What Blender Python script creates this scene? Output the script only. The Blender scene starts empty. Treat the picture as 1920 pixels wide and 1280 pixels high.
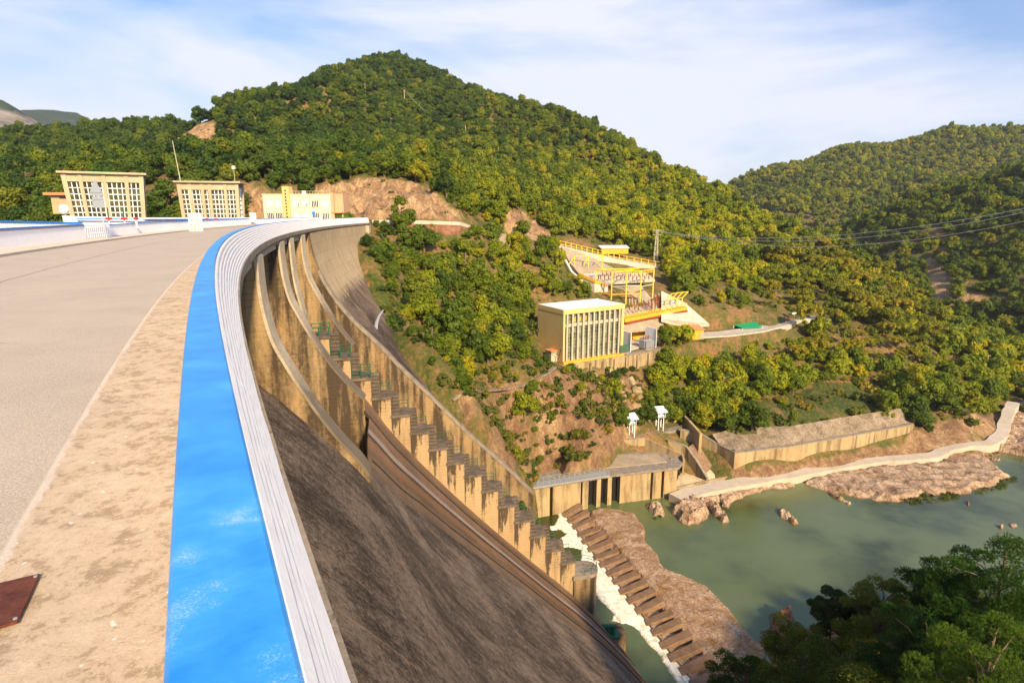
import bpy, math, random
import numpy as np
from mathutils import Vector
random.seed(7); RNG=np.random.default_rng(7)
SC=bpy.context.scene; COL=SC.collection
R_=math.radians
# ------------------------------------------------------------------ camera, sky, sun, exposure
F=1103.;PITCH=math.atan((640-401.)/F)
cam=bpy.data.objects.new('camera',bpy.data.cameras.new('camera')); COL.objects.link(cam)
cam.data.sensor_width=36; cam.data.lens=36*F/1920; cam.data.clip_start=.05; cam.data.clip_end=20000
cam.location=(0,0,0); cam.rotation_euler=(math.pi/2-PITCH,0,0); SC.camera=cam
SUN_AZ=R_(-25.); SUN_EL=R_(31.)      # azimuth the light travels TO (from +Y towards +X), elevation
W=bpy.data.worlds.new('World'); SC.world=W; W.use_nodes=True
nt=W.node_tree; nt.nodes.clear()
def N(t,ty,**k):
    n=t.nodes.new(ty)
    for a,b in k.items():
        if a.startswith('i_'):
            key=a[2:]; n.inputs[int(key) if key.isdigit() else key.replace('_',' ')].default_value=b
        else: setattr(n,a,b)
    return n
out=N(nt,'ShaderNodeOutputWorld'); bg=N(nt,'ShaderNodeBackground'); bg.inputs[1].default_value=.145
sky=N(nt,'ShaderNodeTexSky',sky_type='NISHITA',sun_disc=False,sun_elevation=SUN_EL,sun_rotation=SUN_AZ+math.pi,air_density=1.3,dust_density=2.2,ozone_density=2.0,altitude=400)
tc=N(nt,'ShaderNodeTexCoord'); mp=N(nt,'ShaderNodeMapping'); mp.inputs['Scale'].default_value=(1.,1.,3.6); mp.inputs['Rotation'].default_value=(.12,.35,0)
nz=N(nt,'ShaderNodeTexNoise',i_Scale=1.55,i_Detail=7.,i_Roughness=.56,i_Distortion=.35)
rp=N(nt,'ShaderNodeValToRGB'); rp.color_ramp.elements[0].position=.44; rp.color_ramp.elements[1].position=.66
rp.color_ramp.elements[0].color=(.1,.1,.1,1); rp.color_ramp.elements[1].color=(.88,.88,.88,1)
mx=N(nt,'ShaderNodeMixRGB'); mx.inputs[2].default_value=(4.0,4.05,4.5,1)
L=nt.links.new
L(tc.outputs['Generated'],mp.inputs[0]);L(mp.outputs[0],nz.inputs[0]);sp_=N(nt,'ShaderNodeSeparateXYZ');L(tc.outputs['Generated'],sp_.inputs[0]);hz=N(nt,'ShaderNodeMapRange');hz.inputs[1].default_value=.0;hz.inputs[2].default_value=.42;hz.inputs[3].default_value=.16;hz.inputs[4].default_value=-.05;L(sp_.outputs[2],hz.inputs[0]);ad=N(nt,'ShaderNodeMath',operation='ADD');L(nz.outputs[0],ad.inputs[0]);L(hz.outputs[0],ad.inputs[1]);L(ad.outputs[0],rp.inputs[0]);L(rp.outputs[0],mx.inputs[0])
ml=N(nt,'ShaderNodeMixRGB',blend_type='MULTIPLY');ml.inputs[0].default_value=1;ml.inputs[2].default_value=(.36,.53,.78,1);L(sky.outputs[0],ml.inputs[1]);L(ml.outputs[0],mx.inputs[1]);L(mx.outputs[0],bg.inputs[0]);L(bg.outputs[0],out.inputs[0])
sl=bpy.data.lights.new('sun','SUN'); sl.energy=4.7; sl.angle=R_(4.); sl.color=(1,.75,.43)
so_=bpy.data.objects.new('sun',sl); COL.objects.link(so_)
dv=Vector((math.sin(SUN_AZ)*math.cos(SUN_EL),math.cos(SUN_AZ)*math.cos(SUN_EL),-math.sin(SUN_EL)))
so_.rotation_euler=dv.to_track_quat('-Z','Y').to_euler(); so_.location=(-40,-120,80)
SC.view_settings.view_transform='Standard'; SC.view_settings.look='None'; SC.view_settings.exposure=.85; SC.view_settings.gamma=1
# ------------------------------------------------------------------ geometry of the view and of the dam crest
TH,E0,RR,TT,KK=-.50009,.1223,419.4,44.6,.0635
_s=np.arange(-60,260,.05)
def head(s): s=np.asarray(s,float); return TH+s/RR+KK*(1-np.exp(-np.maximum(s,0)/TT))
_h=head(_s);_X=np.cumsum(np.sin(_h)*.05);_Y=np.cumsum(np.cos(_h)*.05)
_X+=E0*math.cos(TH)-_X[1200];_Y+=-E0*math.sin(TH)-_Y[1200]
def crest(s,o=0.,z=0.):
    x=float(np.interp(s,_s,_X));y=float(np.interp(s,_s,_Y));h=float(head(s))
    return (x+o*math.cos(h),y-o*math.sin(h),z)
def ray(px,py):
    a=(px-960)/F;b=-(py-640)/F;c,s=math.cos(PITCH),math.sin(PITCH)
    return np.array([a,c+b*s,-s+b*c])
def atz(px,py,z): d=ray(px,py); return d*(z/d[2])
def aty(px,py,y): d=ray(px,py); return d*(y/d[1])
def projv(P):
    P=np.asarray(P,float); c,s=math.cos(PITCH),math.sin(PITCH)
    zc=P[...,1]*c-P[...,2]*s; yc=P[...,1]*s+P[...,2]*c; zc=np.where(zc<.1,.1,zc)
    return 960+F*P[...,0]/zc,640-F*yc/zc
def inpoly(x,y,poly):
    x=np.asarray(x);y=np.asarray(y);r=np.zeros(x.shape,bool);n=len(poly)
    for i in range(n):
        x1,y1=poly[i];x2,y2=poly[(i+1)%n]
        if y1==y2: continue
        c=((y1>y)!=(y2>y))&(x<(x2-x1)*(y-y1)/(y2-y1)+x1); r^=c
    return r
def segdist(x,y,poly,closed=True):
    d=np.full(np.shape(x),1e9);n=len(poly)
    for i in range(n if closed else n-1):
        x1,y1=poly[i][:2];x2,y2=poly[(i+1)%n][:2];dx,dy=x2-x1,y2-y1;l=dx*dx+dy*dy+1e-9
        t=np.clip(((x-x1)*dx+(y-y1)*dy)/l,0,1); d=np.minimum(d,np.hypot(x-x1-t*dx,y-y1-t*dy))
    return d
_T=RNG.random((256,256))
def vn(x,y):
    x=np.asarray(x,float);y=np.asarray(y,float);xi=np.floor(x).astype(int);yi=np.floor(y).astype(int);fx=x-xi;fy=y-yi
    fx=fx*fx*(3-2*fx);fy=fy*fy*(3-2*fy);g=lambda a,b:_T[a&255,b&255]
    return (g(xi,yi)*(1-fx)+g(xi+1,yi)*fx)*(1-fy)+(g(xi,yi+1)*(1-fx)+g(xi+1,yi+1)*fx)*fy
def fbm(x,y,o=4,ridge=False):
    r=0;a=.5;t=0
    for k in range(o):
        v=vn(x*2**k+17*k,y*2**k+31*k)
        if ridge: v=1-abs(2*v-1)
        r=r+a*v;t+=a;a*=.5
    return r/t
# ------------------------------------------------------------------ object helpers
def tag(o,label=None,cat=None,group=None,kind=None):
    if label: o['label']=label
    if cat: o['category']=cat
    if group: o['group']=group
    if kind: o['kind']=kind
    return o
def thing(name,label,cat,loc=(0,0,0),rz=0,group=None):
    o=bpy.data.objects.new(name,None); COL.objects.link(o); o.location=loc; o.rotation_euler=(0,0,rz); o.empty_display_size=.5
    return tag(o,label,cat,group)
class MB:
    def __init__(s): s.v=[];s.f=[];s.uv=None
    def add(s,v,f):
        b=len(s.v); s.v+=[tuple(p) for p in v]; s.f+=[tuple(i+b for i in q) for q in f]; return s
    def box(s,x0,x1,y0,y1,z0,z1):
        return s.add([(x0,y0,z0),(x1,y0,z0),(x1,y1,z0),(x0,y1,z0),(x0,y0,z1),(x1,y0,z1),(x1,y1,z1),(x0,y1,z1)],[(0,3,2,1),(4,5,6,7),(0,1,5,4),(1,2,6,5),(2,3,7,6),(3,0,4,7)])
    def bar(s,a,b,w=.1,h=None,up=(0,0,1)):
        h=h or w;a=Vector(a);b=Vector(b);d=(b-a)
        if d.length<1e-6:return s
        d.normalize();u=Vector(up)
        if abs(d.dot(u))>.95:u=Vector((1,0,0))
        x=d.cross(u).normalized()*(w/2);y=x.cross(d).normalized()*(h/2)
        return s.add([a-x-y,a+x-y,a+x+y,a-x+y,b-x-y,b+x-y,b+x+y,b-x+y],[(0,1,2,3),(7,6,5,4),(0,4,5,1),(1,5,6,2),(2,6,7,3),(3,7,4,0)])
    def tube(s,pts,r,n=6,r2=None):
        pts=[Vector(p) for p in pts];rings=[]
        for i,p in enumerate(pts):
            d=(pts[min(i+1,len(pts)-1)]-pts[max(i-1,0)]).normalized();u=Vector((0,0,1)) if abs(d.z)<.9 else Vector((1,0,0))
            x=d.cross(u).normalized();y=d.cross(x)
            rr=r if r2 is None else r+(r2-r)*i/(len(pts)-1)
            rings.append([p+(x*math.cos(2*math.pi*k/n)+y*math.sin(2*math.pi*k/n))*rr for k in range(n)])
        v=[q for g in rings for q in g];f=[]
        for i in range(len(rings)-1):
            for k in range(n): f.append((i*n+k,i*n+(k+1)%n,(i+1)*n+(k+1)%n,(i+1)*n+k))
        f.append(tuple(range(n-1,-1,-1)));f.append(tuple(len(v)-n+k for k in range(n)))
        return s.add(v,f)
    def cyl(s,c,r,h,n=16,r2=None): return s.tube([c,(c[0],c[1],c[2]+h)],r,n,r2)
    def prism(s,poly,z0,z1):
        n=len(poly);v=[(p[0],p[1],z0) for p in poly]+[(p[0],p[1],z1) for p in poly]
        return s.add(v,[tuple(range(n-1,-1,-1)),tuple(range(n,2*n))]+[(i,(i+1)%n,n+(i+1)%n,n+i) for i in range(n)])
    def build(s,name,mat,parent=None,smooth=False,bevel=0,fixn=False):
        me=bpy.data.meshes.new(name);me.from_pydata(s.v,[],s.f);me.update()
        if s.uv is not None:
            ul=me.uv_layers.new(name='UVMap');li=np.empty(len(me.loops),int);me.loops.foreach_get('vertex_index',li)
            ul.data.foreach_set('uv',np.asarray(s.uv,float)[li].ravel())
        if mat: me.materials.append(mat)
        if smooth: me.polygons.foreach_set('use_smooth',[True]*len(me.polygons))
        if fixn:
            import bmesh
            bm=bmesh.new();bm.from_mesh(me);bmesh.ops.recalc_face_normals(bm,faces=bm.faces);bm.to_mesh(me);bm.free()
        o=bpy.data.objects.new(name,me);COL.objects.link(o)
        if parent: o.parent=parent
        if bevel:
            m=o.modifiers.new('b','BEVEL');m.width=bevel;m.segments=2;m.limit_method='ANGLE'
        return o
def copy_tree(o,parent=None):
    c=o.copy();COL.objects.link(c)
    if parent:c.parent=parent
    for ch in list(o.children): copy_tree(ch,c)
    return c
def struct(o): o['kind']='structure'; return o
# ------------------------------------------------------------------ materials
def mat(name,col,rough=.8,metal=0,spec=.3):
    m=bpy.data.materials.new(name);m.use_nodes=True;b=m.node_tree.nodes['Principled BSDF']
    b.inputs['Base Color'].default_value=(*col,1);b.inputs['Roughness'].default_value=rough;b.inputs['Metallic'].default_value=metal
    b.inputs['Specular IOR Level'].default_value=spec
    return m,m.node_tree,b
def ramp(t,src,stops):
    r=N(t,'ShaderNodeValToRGB');e=r.color_ramp.elements
    while len(e)<len(stops): e.new(.5)
    for i,(p,c) in enumerate(stops): e[i].position=p;e[i].color=(*c,1) if len(c)==3 else c
    t.links.new(src,r.inputs[0]);return r.outputs[0]
def g3(v): return (v,v,v)
def noise(t,vec,scale,detail=6,rough=.6,dist=0,sc=None):
    if sc is not None:
        m=N(t,'ShaderNodeMapping');m.inputs['Scale'].default_value=sc;t.links.new(vec,m.inputs[0]);vec=m.outputs[0]
    n=N(t,'ShaderNodeTexNoise');n.inputs['Scale'].default_value=scale;n.inputs['Detail'].default_value=detail;n.inputs['Roughness'].default_value=rough;n.inputs['Distortion'].default_value=dist
    t.links.new(vec,n.inputs['Vector']);return n.outputs[0]
def mixc(t,f,a,b,mode='MIX'):
    m=N(t,'ShaderNodeMixRGB',blend_type=mode)
    for i,x in ((0,f),(1,a),(2,b)):
        if isinstance(x,(int,float)): m.inputs[i].default_value=x if i==0 else (x,x,x,1)
        elif isinstance(x,tuple): m.inputs[i].default_value=(*x,1)
        else: t.links.new(x,m.inputs[i])
    return m.outputs[0]
def math_(t,op,a,b=0.,clamp=False):
    m=N(t,'ShaderNodeMath',operation=op,use_clamp=clamp)
    for i,x in ((0,a),(1,b)):
        if isinstance(x,(int,float)): m.inputs[i].default_value=x
        else: t.links.new(x,m.inputs[i])
    return m.outputs[0]
def bump(t,b,h,st=.3,dist=.1):
    n=N(t,'ShaderNodeBump');n.inputs['Strength'].default_value=st;n.inputs['Distance'].default_value=dist
    t.links.new(h,n.inputs['Height']);t.links.new(n.outputs[0],b.inputs['Normal'])
def pos(t): return N(t,'ShaderNodeNewGeometry').outputs['Position']
def obc(t): return N(t,'ShaderNodeTexCoord').outputs['Object']
def uvc(t): return N(t,'ShaderNodeUVMap').outputs[0]
def noisy(name,c1,c2,scale=1.,rough=.8,bumpst=.3,bd=.05,spots=None,**k):
    m,t,b=mat(name,c1,rough,**k);p=pos(t);n=noise(t,p,scale,8,.65)
    col=ramp(t,n,[(.32,c1),(.68,c2)])
    if spots:
        n2=noise(t,p,scale*5,5,.7);col=mixc(t,ramp(t,n2,[(.55,g3(0)),(.72,g3(1))]),col,spots)
    t.links.new(col,b.inputs['Base Color']);bump(t,b,noise(t,p,scale*6,6,.7),bumpst,bd)
    return m
def stained(name,light,dark,st=1.,streak=.9,scale=.22,orange=.35,sh=0.):
    """weathered formwork concrete: board lines, vertical run-off stains, blotches, rust"""
    m,t,b=mat(name,light,.9);p=pos(t)
    big=noise(t,p,scale*.5,5,.6);c=mixc(t,ramp(t,big,[(.35,g3(0)),(.7,g3(1))]),light,tuple(x*.78 for x in light))
    rust=noise(t,p,scale*1.3,5,.65,.5,(1,1,.5));c=mixc(t,math_(t,'MULTIPLY',ramp(t,rust,[(.5,g3(0)),(.72,g3(1))]),orange),c,(.42,.21,.075))
    s=noise(t,p,scale*3.2,7,.62,.1,(1,1,.07));s2=noise(t,p,scale*1.1,5,.6,0,(1,1,.4))
    s4=noise(t,p,2.6,10,.8,.3,(1,1,.8));k=math_(t,'ADD',math_(t,'ADD',math_(t,'MULTIPLY',s,.52),math_(t,'MULTIPLY',s2,.38)),math_(t,'MULTIPLY',s4,.2))
    c=mixc(t,math_(t,'MULTIPLY',ramp(t,k,[(.535-sh,g3(0)),(.64-sh,g3(.9))]),streak*st),c,dark)
    w=N(t,'ShaderNodeTexWave',wave_type='BANDS',bands_direction='Z');w.inputs['Scale'].default_value=.62;w.inputs['Distortion'].default_value=.6
    t.links.new(p,w.inputs[0]);ln=mixc(t,ramp(t,noise(t,p,.6,4,.6),[(.4,g3(0)),(.6,g3(1))]),1.,ramp(t,w.outputs[0],[(0,g3(.70)),(.10,g3(1))]))
    fi=noise(t,p,9,6,.75);c=mixc(t,1.,c,ln,'MULTIPLY');c=mixc(t,.55,c,ramp(t,fi,[(.3,g3(.55)),(.7,g3(1.25))]),'MULTIPLY')
    t.links.new(c,b.inputs['Base Color']);bump(t,b,math_(t,'ADD',fi,math_(t,'MULTIPLY',ln,.6)),.5,.08)
    return m
M={}
M['concrete']=stained('stained_concrete',(.40,.285,.155),(.045,.032,.024))
M['pier']=stained('pier_concrete',(.36,.25,.125),(.035,.025,.018),1.,1.,.2,.5,.045)
M['pier_nose']=noisy('pier_nose',(.33,.28,.21),(.50,.43,.33),.5,.9,.6,.06,(.26,.2,.15))
t=M['pier_nose'].node_tree;b=t.nodes['Principled BSDF'];old=b.inputs['Base Color'].links[0].from_socket;sx=N(t,'ShaderNodeSeparateXYZ');t.links.new(pos(t),sx.inputs[0])
wz_=math_(t,'ADD',math_(t,'MULTIPLY',sx.outputs[2],-.035),math_(t,'MULTIPLY',noise(t,pos(t),.5,6,.7),.45));t.links.new(mixc(t,ramp(t,wz_,[(.64,g3(0)),(.80,g3(.85))]),old,(.10,.078,.055)),b.inputs['Base Color'])
M['pierdark']=stained('damp_concrete',(.13,.09,.052),(.028,.02,.015),1.,1.,.3,.2,.03)
M['pierlight']=stained('stair_concrete',(.42,.30,.165),(.05,.036,.026),1.,.9,.3,.35,-.02)
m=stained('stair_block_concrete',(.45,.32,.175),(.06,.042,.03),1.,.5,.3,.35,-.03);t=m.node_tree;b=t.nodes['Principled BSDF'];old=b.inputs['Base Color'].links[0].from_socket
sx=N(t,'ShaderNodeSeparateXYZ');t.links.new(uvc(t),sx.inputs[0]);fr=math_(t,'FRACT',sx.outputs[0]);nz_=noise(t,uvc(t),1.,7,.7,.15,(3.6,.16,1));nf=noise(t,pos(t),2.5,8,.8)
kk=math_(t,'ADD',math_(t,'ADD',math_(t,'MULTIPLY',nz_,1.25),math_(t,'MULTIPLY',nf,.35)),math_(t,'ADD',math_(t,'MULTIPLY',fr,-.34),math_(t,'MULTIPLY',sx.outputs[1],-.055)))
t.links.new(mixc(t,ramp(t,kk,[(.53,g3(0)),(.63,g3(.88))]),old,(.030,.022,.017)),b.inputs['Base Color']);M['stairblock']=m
M['wallconc']=stained('river_wall_concrete',(.46,.35,.19),(.09,.065,.042),1.,.8,.2,.5)
M['pale']=noisy('pale_concrete',(.42,.37,.29),(.56,.50,.41),.3,.85,.3,.05,(.28,.22,.16))
M['paleslope']=noisy('pale_slope',(.27,.21,.14),(.42,.35,.25),.25,.9,.5,.1,(.2,.16,.1))
M['cap']=noisy('weathered_cap',(.16,.135,.11),(.33,.28,.22),.8,.9,.6,.05,(.08,.065,.05))
M['darkcap']=noisy('dark_steps',(.07,.055,.04),(.19,.15,.115),.9,.9,.6,.05,(.04,.032,.025))  # darker concrete tone for landings and stair flights
M['path']=noisy('path_concrete',(.42,.36,.28),(.56,.49,.40),.2,.8,.3,.04,(.42,.35,.27))
M['blockc']=noisy('block_concrete',(.17,.105,.065),(.30,.19,.115),.7,.85,.7,.08,(.07,.045,.035))
M['white']=noisy('white_paint',(.86,.86,.88),(.92,.92,.93),2.,.6,.15,.01)
M['green']=mat('green_paint',(.012,.10,.055),.5)[0]
M['greencloth']=mat('green_canopy',(.01,.30,.12),.6)[0]
M['steel']=mat('galvanised',(.42,.45,.48),.45,.5)[0]
M['yellow']=noisy('yellow_paint',(.80,.50,.02),(.86,.58,.05),1.,.5,.1,.01)
M['deepyellow']=noisy('deep_yellow',(.62,.30,.02),(.75,.42,.04),1.,.6,.1,.01)
M['rustred']=noisy('rust_red',(.20,.035,.015),(.30,.06,.03),1.,.6,.1,.01)
M['redp']=mat('red_paint',(.55,.02,.02),.4)[0]
M['bluep']=mat('blue_paint',(.03,.19,.62),.45)[0]
M['cream']=noisy('cream_wall',(.78,.62,.40),(.82,.67,.46),.6,.85,.1,.01)
M['phwall']=noisy('powerhouse_wall',(.60,.42,.16),(.67,.48,.20),.15,.8,.15,.02)
M['phcream']=noisy('fin_cream',(.38,.35,.26),(.50,.46,.35),1.,.8,.1,.01)
M['roofw']=noisy('white_roof',(.80,.80,.84),(.86,.86,.88),.2,.8,.1,.01)
M['towerc']=stained('tower_concrete',(.55,.46,.31),(.30,.22,.13),.5,.5,.35,.15)
M['wood']=mat('pole_wood',(.42,.29,.17),.8)[0]
M['trunk']=noisy('bark',(.10,.065,.04),(.22,.15,.10),3.,.9,.6,.03)
M['black']=mat('dark_void',(.012,.011,.01),.9)[0]
M['tile']=noisy('terracotta',(.55,.20,.08),(.65,.28,.12),2.,.8,.2,.02)
M['pinkwall']=noisy('pink_wall',(.50,.30,.18),(.58,.36,.22),.5,.8,.1,.01)
def glassm(name,c1,c2):
    m,t,b=mat(name,c1,.12,0,.6);n=noise(t,obc(t),.55,3,.5)
    t.links.new(ramp(t,n,[(.4,c1),(.62,c2)]),b.inputs['Base Color']);return m
M['glass']=glassm('tower_glass',(.03,.033,.022),(.12,.11,.06))
M['phglass']=glassm('powerhouse_glass',(.07,.08,.05),(.25,.27,.17))
M['darkglass']=glassm('dark_glass',(.02,.02,.02),(.05,.05,.05))
# blue coping: chipped, dusty paint
m,t,b=mat('blue_coping',(.03,.25,.75),.38,0,.5);p=pos(t);u=uvc(t);sx=N(t,'ShaderNodeSeparateXYZ');t.links.new(u,sx.inputs[0])
n1=noise(t,p,130,10,.8);n2=noise(t,p,2.6,5,.6);wear=math_(t,'ADD',math_(t,'MULTIPLY',n1,.6),math_(t,'MULTIPLY',n2,.75))
near=ramp(t,math_(t,'DIVIDE',sx.outputs[0],30.),[(.03,g3(.17)),(.05,g3(.08)),(.085,g3(0.)),(.3,g3(-0.02))]);wear=math_(t,'ADD',wear,near)
c=mixc(t,ramp(t,wear,[(.825,g3(0)),(.90,g3(.65))]),ramp(t,n2,[(.35,(.015,.24,.70)),(.55,(.04,.32,.78)),(.7,(.08,.38,.80))]),(.45,.60,.78))
st_=noise(t,uvc(t),6,6,.7,.2,(14,1.2,1));c=mixc(t,.35,c,ramp(t,st_,[(.3,g3(.75)),(.7,g3(1.2))]),'MULTIPLY')
t.links.new(c,b.inputs['Base Color']);bump(t,b,n1,.25,.004);t.links.new(ramp(t,n2,[(.3,g3(.3)),(.7,g3(.5))]),b.inputs['Roughness']);M['coping']=m
# ribbed white parapet
m,t,b=mat('ribbed_white',(.8,.8,.82),.6);p=pos(t);n1=noise(t,p,3,7,.7);n2=noise(t,p,30,6,.75)
c=mixc(t,ramp(t,n2,[(.66,g3(0)),(.74,g3(.85))]),ramp(t,n1,[(.3,(.84,.84,.87)),(.6,(.92,.92,.94))]),(.3,.28,.27));c=mixc(t,ramp(t,n1,[(.62,g3(0)),(.8,g3(.5))]),c,(.55,.53,.52))
t.links.new(c,b.inputs['Base Color']);bump(t,b,n2,.4,.006);M['ribbed']=m
# road
m,t,b=mat('road_surface',(.40,.33,.26),.9);p=pos(t);n1=noise(t,p,60,5,.8);n2=noise(t,p,.5,6,.6);n3=noise(t,p,5,6,.65)
c=ramp(t,n1,[(.3,(.27,.225,.18)),(.5,(.42,.36,.295)),(.68,(.63,.56,.48))]);c=mixc(t,.5,c,ramp(t,n2,[(.3,g3(.80)),(.7,g3(1.12))]),'MULTIPLY')
vo=N(t,'ShaderNodeTexVoronoi',feature='DISTANCE_TO_EDGE');vo.inputs['Scale'].default_value=.16;ds=N(t,'ShaderNodeMixRGB');ds.inputs[0].default_value=.12
nn=N(t,'ShaderNodeTexNoise');nn.inputs['Scale'].default_value=1.5;nn.inputs['Detail'].default_value=6;t.links.new(p,nn.inputs['Vector']);t.links.new(p,ds.inputs[1]);t.links.new(nn.outputs['Color'],ds.inputs[2]);ds.blend_type='ADD';ds.inputs[0].default_value=1.6
t.links.new(ds.outputs[0],vo.inputs['Vector']);crack=ramp(t,vo.outputs['Distance'],[(0,g3(1)),(.0022,g3(0))]);crack=mixc(t,1.,crack,ramp(t,n2,[(.5,g3(0)),(.6,g3(1))]),'MULTIPLY')
u=uvc(t);sx=N(t,'ShaderNodeSeparateXYZ');t.links.new(u,sx.inputs[0]);o_=math_(t,'ADD',sx.outputs[1],math_(t,'MULTIPLY',noise(t,p,.7,5,.7),.22))
jl=math_(t,'LESS_THAN',math_(t,'ABSOLUTE',math_(t,'ADD',o_,6.05)),.022);c=mixc(t,math_(t,'MAXIMUM',math_(t,'MULTIPLY',crack,.7),jl),c,(.10,.08,.06))
t.links.new(c,b.inputs['Base Color']);bump(t,b,n1,.35,.003);M['road']=m
# pavement: patchy sand-coloured render worn to the aggregate
m,t,b=mat('pavement_render',(.5,.38,.22),.9);p=pos(t);n1=noise(t,p,3.6,10,.78,.2);n2=noise(t,p,70,6,.85);n3=noise(t,p,.9,4,.6);n4=noise(t,p,13,10,.8,.1)
kk=math_(t,'ADD',math_(t,'MULTIPLY',n1,.55),math_(t,'MULTIPLY',n4,.45))
c=ramp(t,kk,[(.38,(.32,.235,.15)),(.465,(.40,.30,.20)),(.485,(.52,.405,.285)),(.60,(.60,.485,.36))])
c=mixc(t,.75,c,ramp(t,n2,[(.25,g3(.62)),(.5,g3(1.)),(.75,g3(1.25))]),'MULTIPLY');c=mixc(t,.5,c,ramp(t,n3,[(.3,g3(.8)),(.7,g3(1.1))]),'MULTIPLY')
c=mixc(t,ramp(t,noise(t,p,14,3,.4),[(.72,g3(0)),(.745,g3(.8))]),c,(.75,.72,.66))
u=uvc(t);sx=N(t,'ShaderNodeSeparateXYZ');t.links.new(u,sx.inputs[0]);e=math_(t,'ADD',sx.outputs[1],math_(t,'MULTIPLY',n1,.30))
kb=ramp(t,math_(t,'MULTIPLY',math_(t,'ADD',e,1.5),1.),[(.41,g3(1)),(.425,g3(0))]);kb=mixc(t,1.,kb,ramp(t,noise(t,p,1.3,4,.6),[(.3,g3(.5)),(.5,g3(1))]),'MULTIPLY')
c=mixc(t,kb,c,ramp(t,n2,[(.3,(.44,.37,.29)),(.65,(.70,.63,.54))]))
t.links.new(c,b.inputs['Base Color']);bump(t,b,math_(t,'ADD',n2,math_(t,'MULTIPLY',kk,2.)),.6,.01);M['pave']=m
# dam face: lichen-black rough concrete, streaks run down the slope (UV = metres along crest, metres down slope)
def facem(name,ca,cb,cc,topclean=0.):
    m,t,b=mat(name,ca,.95);u=uvc(t);p=pos(t)
    s1=noise(t,u,.9,9,.75,.3,(1,.35,1));s2=noise(t,u,4.5,10,.9,.2,(1,.55,1));s3=noise(t,p,3.2,12,.86);blk=noise(t,u,.09,5,.6,1.)
    k=math_(t,'ADD',math_(t,'ADD',math_(t,'MULTIPLY',s1,.24),math_(t,'MULTIPLY',s2,.22)),math_(t,'ADD',math_(t,'MULTIPLY',s3,.42),math_(t,'MULTIPLY',blk,.22)))
    c=ramp(t,k,[(.47,ca),(.53,cb),(.575,cc),(.64,tuple(min(1,x*1.6) for x in cc))])
    lines=noise(t,u,1.,4,.6,.2,(1.1,.035,1));c=mixc(t,ramp(t,lines,[(.64,g3(0)),(.69,g3(.38))]),c,(.40,.28,.18))
    moss=noise(t,u,.8,6,.7,.2,(1,.13,1));c=mixc(t,ramp(t,moss,[(.71,g3(0)),(.76,g3(.6))]),c,(.16,.14,.02))
    br=N(t,'ShaderNodeTexBrick');br.inputs['Scale'].default_value=1;br.inputs['Brick Width'].default_value=15;br.inputs['Row Height'].default_value=2.0;br.inputs['Mortar Size'].default_value=.035;br.inputs['Color1'].default_value=(1,1,1,1);br.inputs['Color2'].default_value=(.88,.88,.88,1);br.inputs['Mortar'].default_value=(.6,.6,.6,1)
    t.links.new(u,br.inputs[0]);c=mixc(t,.8,c,br.outputs[0],'MULTIPLY');f2=noise(t,u,1.,6,.8,0,(.25,7.,1));c=mixc(t,.55,c,ramp(t,f2,[(.35,g3(.65)),(.65,g3(1.35))]),'MULTIPLY');f3=noise(t,u,1.,6,.8,0,(7.,.3,1));c=mixc(t,ramp(t,f3,[(.60,g3(0)),(.68,g3(.3))]),c,(.33,.25,.19))
    if topclean:
        sx=N(t,'ShaderNodeSeparateXYZ');t.links.new(u,sx.inputs[0]);v=math_(t,'ADD',sx.outputs[1],math_(t,'MULTIPLY',math_(t,'SUBTRACT',s1,.5),14.))
        cl=ramp(t,math_(t,'DIVIDE',v,40.),[(topclean/40-.03,g3(1)),(topclean/40+.02,g3(0))])
        lt=ramp(t,noise(t,u,.7,8,.7,.2,(1,.35,1)),[(.35,(.40,.30,.19)),(.65,(.55,.44,.29))]);lt=mixc(t,.8,lt,br.outputs[0],'MULTIPLY');c=mixc(t,cl,c,lt)
    t.links.new(c,b.inputs['Base Color']);bump(t,b,math_(t,'ADD',s3,k),.9,.25);return m
M['face']=facem('dark_dam_face',(.022,.016,.013),(.075,.055,.043),(.21,.16,.125))
M['face2']=facem('abutment_face',(.03,.022,.019),(.075,.055,.045),(.19,.14,.105),13.)
m=facem('chute_bands',(.07,.045,.03),(.17,.10,.06),(.30,.19,.12));t=m.node_tree;b=t.nodes['Principled BSDF'];old=b.inputs['Base Color'].links[0].from_socket
sx=N(t,'ShaderNodeSeparateXYZ');t.links.new(uvc(t),sx.inputs[0]);w1=noise(t,uvc(t),1.,5,.6,0,(.9,.02,1))
sb=math_(t,'ADD',sx.outputs[0],math_(t,'MULTIPLY',math_(t,'SUBTRACT',noise(t,uvc(t),.8,4,.6,0,(1,.2,1)),.5),.5))
band=ramp(t,math_(t,'DIVIDE',math_(t,'SUBTRACT',sb,70.),14.),[(0,(.10,.075,.055)),(.15,(.19,.125,.08)),(.25,(.07,.05,.03)),(.36,(.26,.12,.045)),(.45,(.08,.06,.05)),(.52,(.48,.41,.36)),(.58,(.13,.09,.07)),(.70,(.24,.13,.07)),(.80,(.10,.065,.045)),(1,(.28,.16,.08))])
t.links.new(mixc(t,.62,old,band),b.inputs['Base Color']);M['chute']=m
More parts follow.
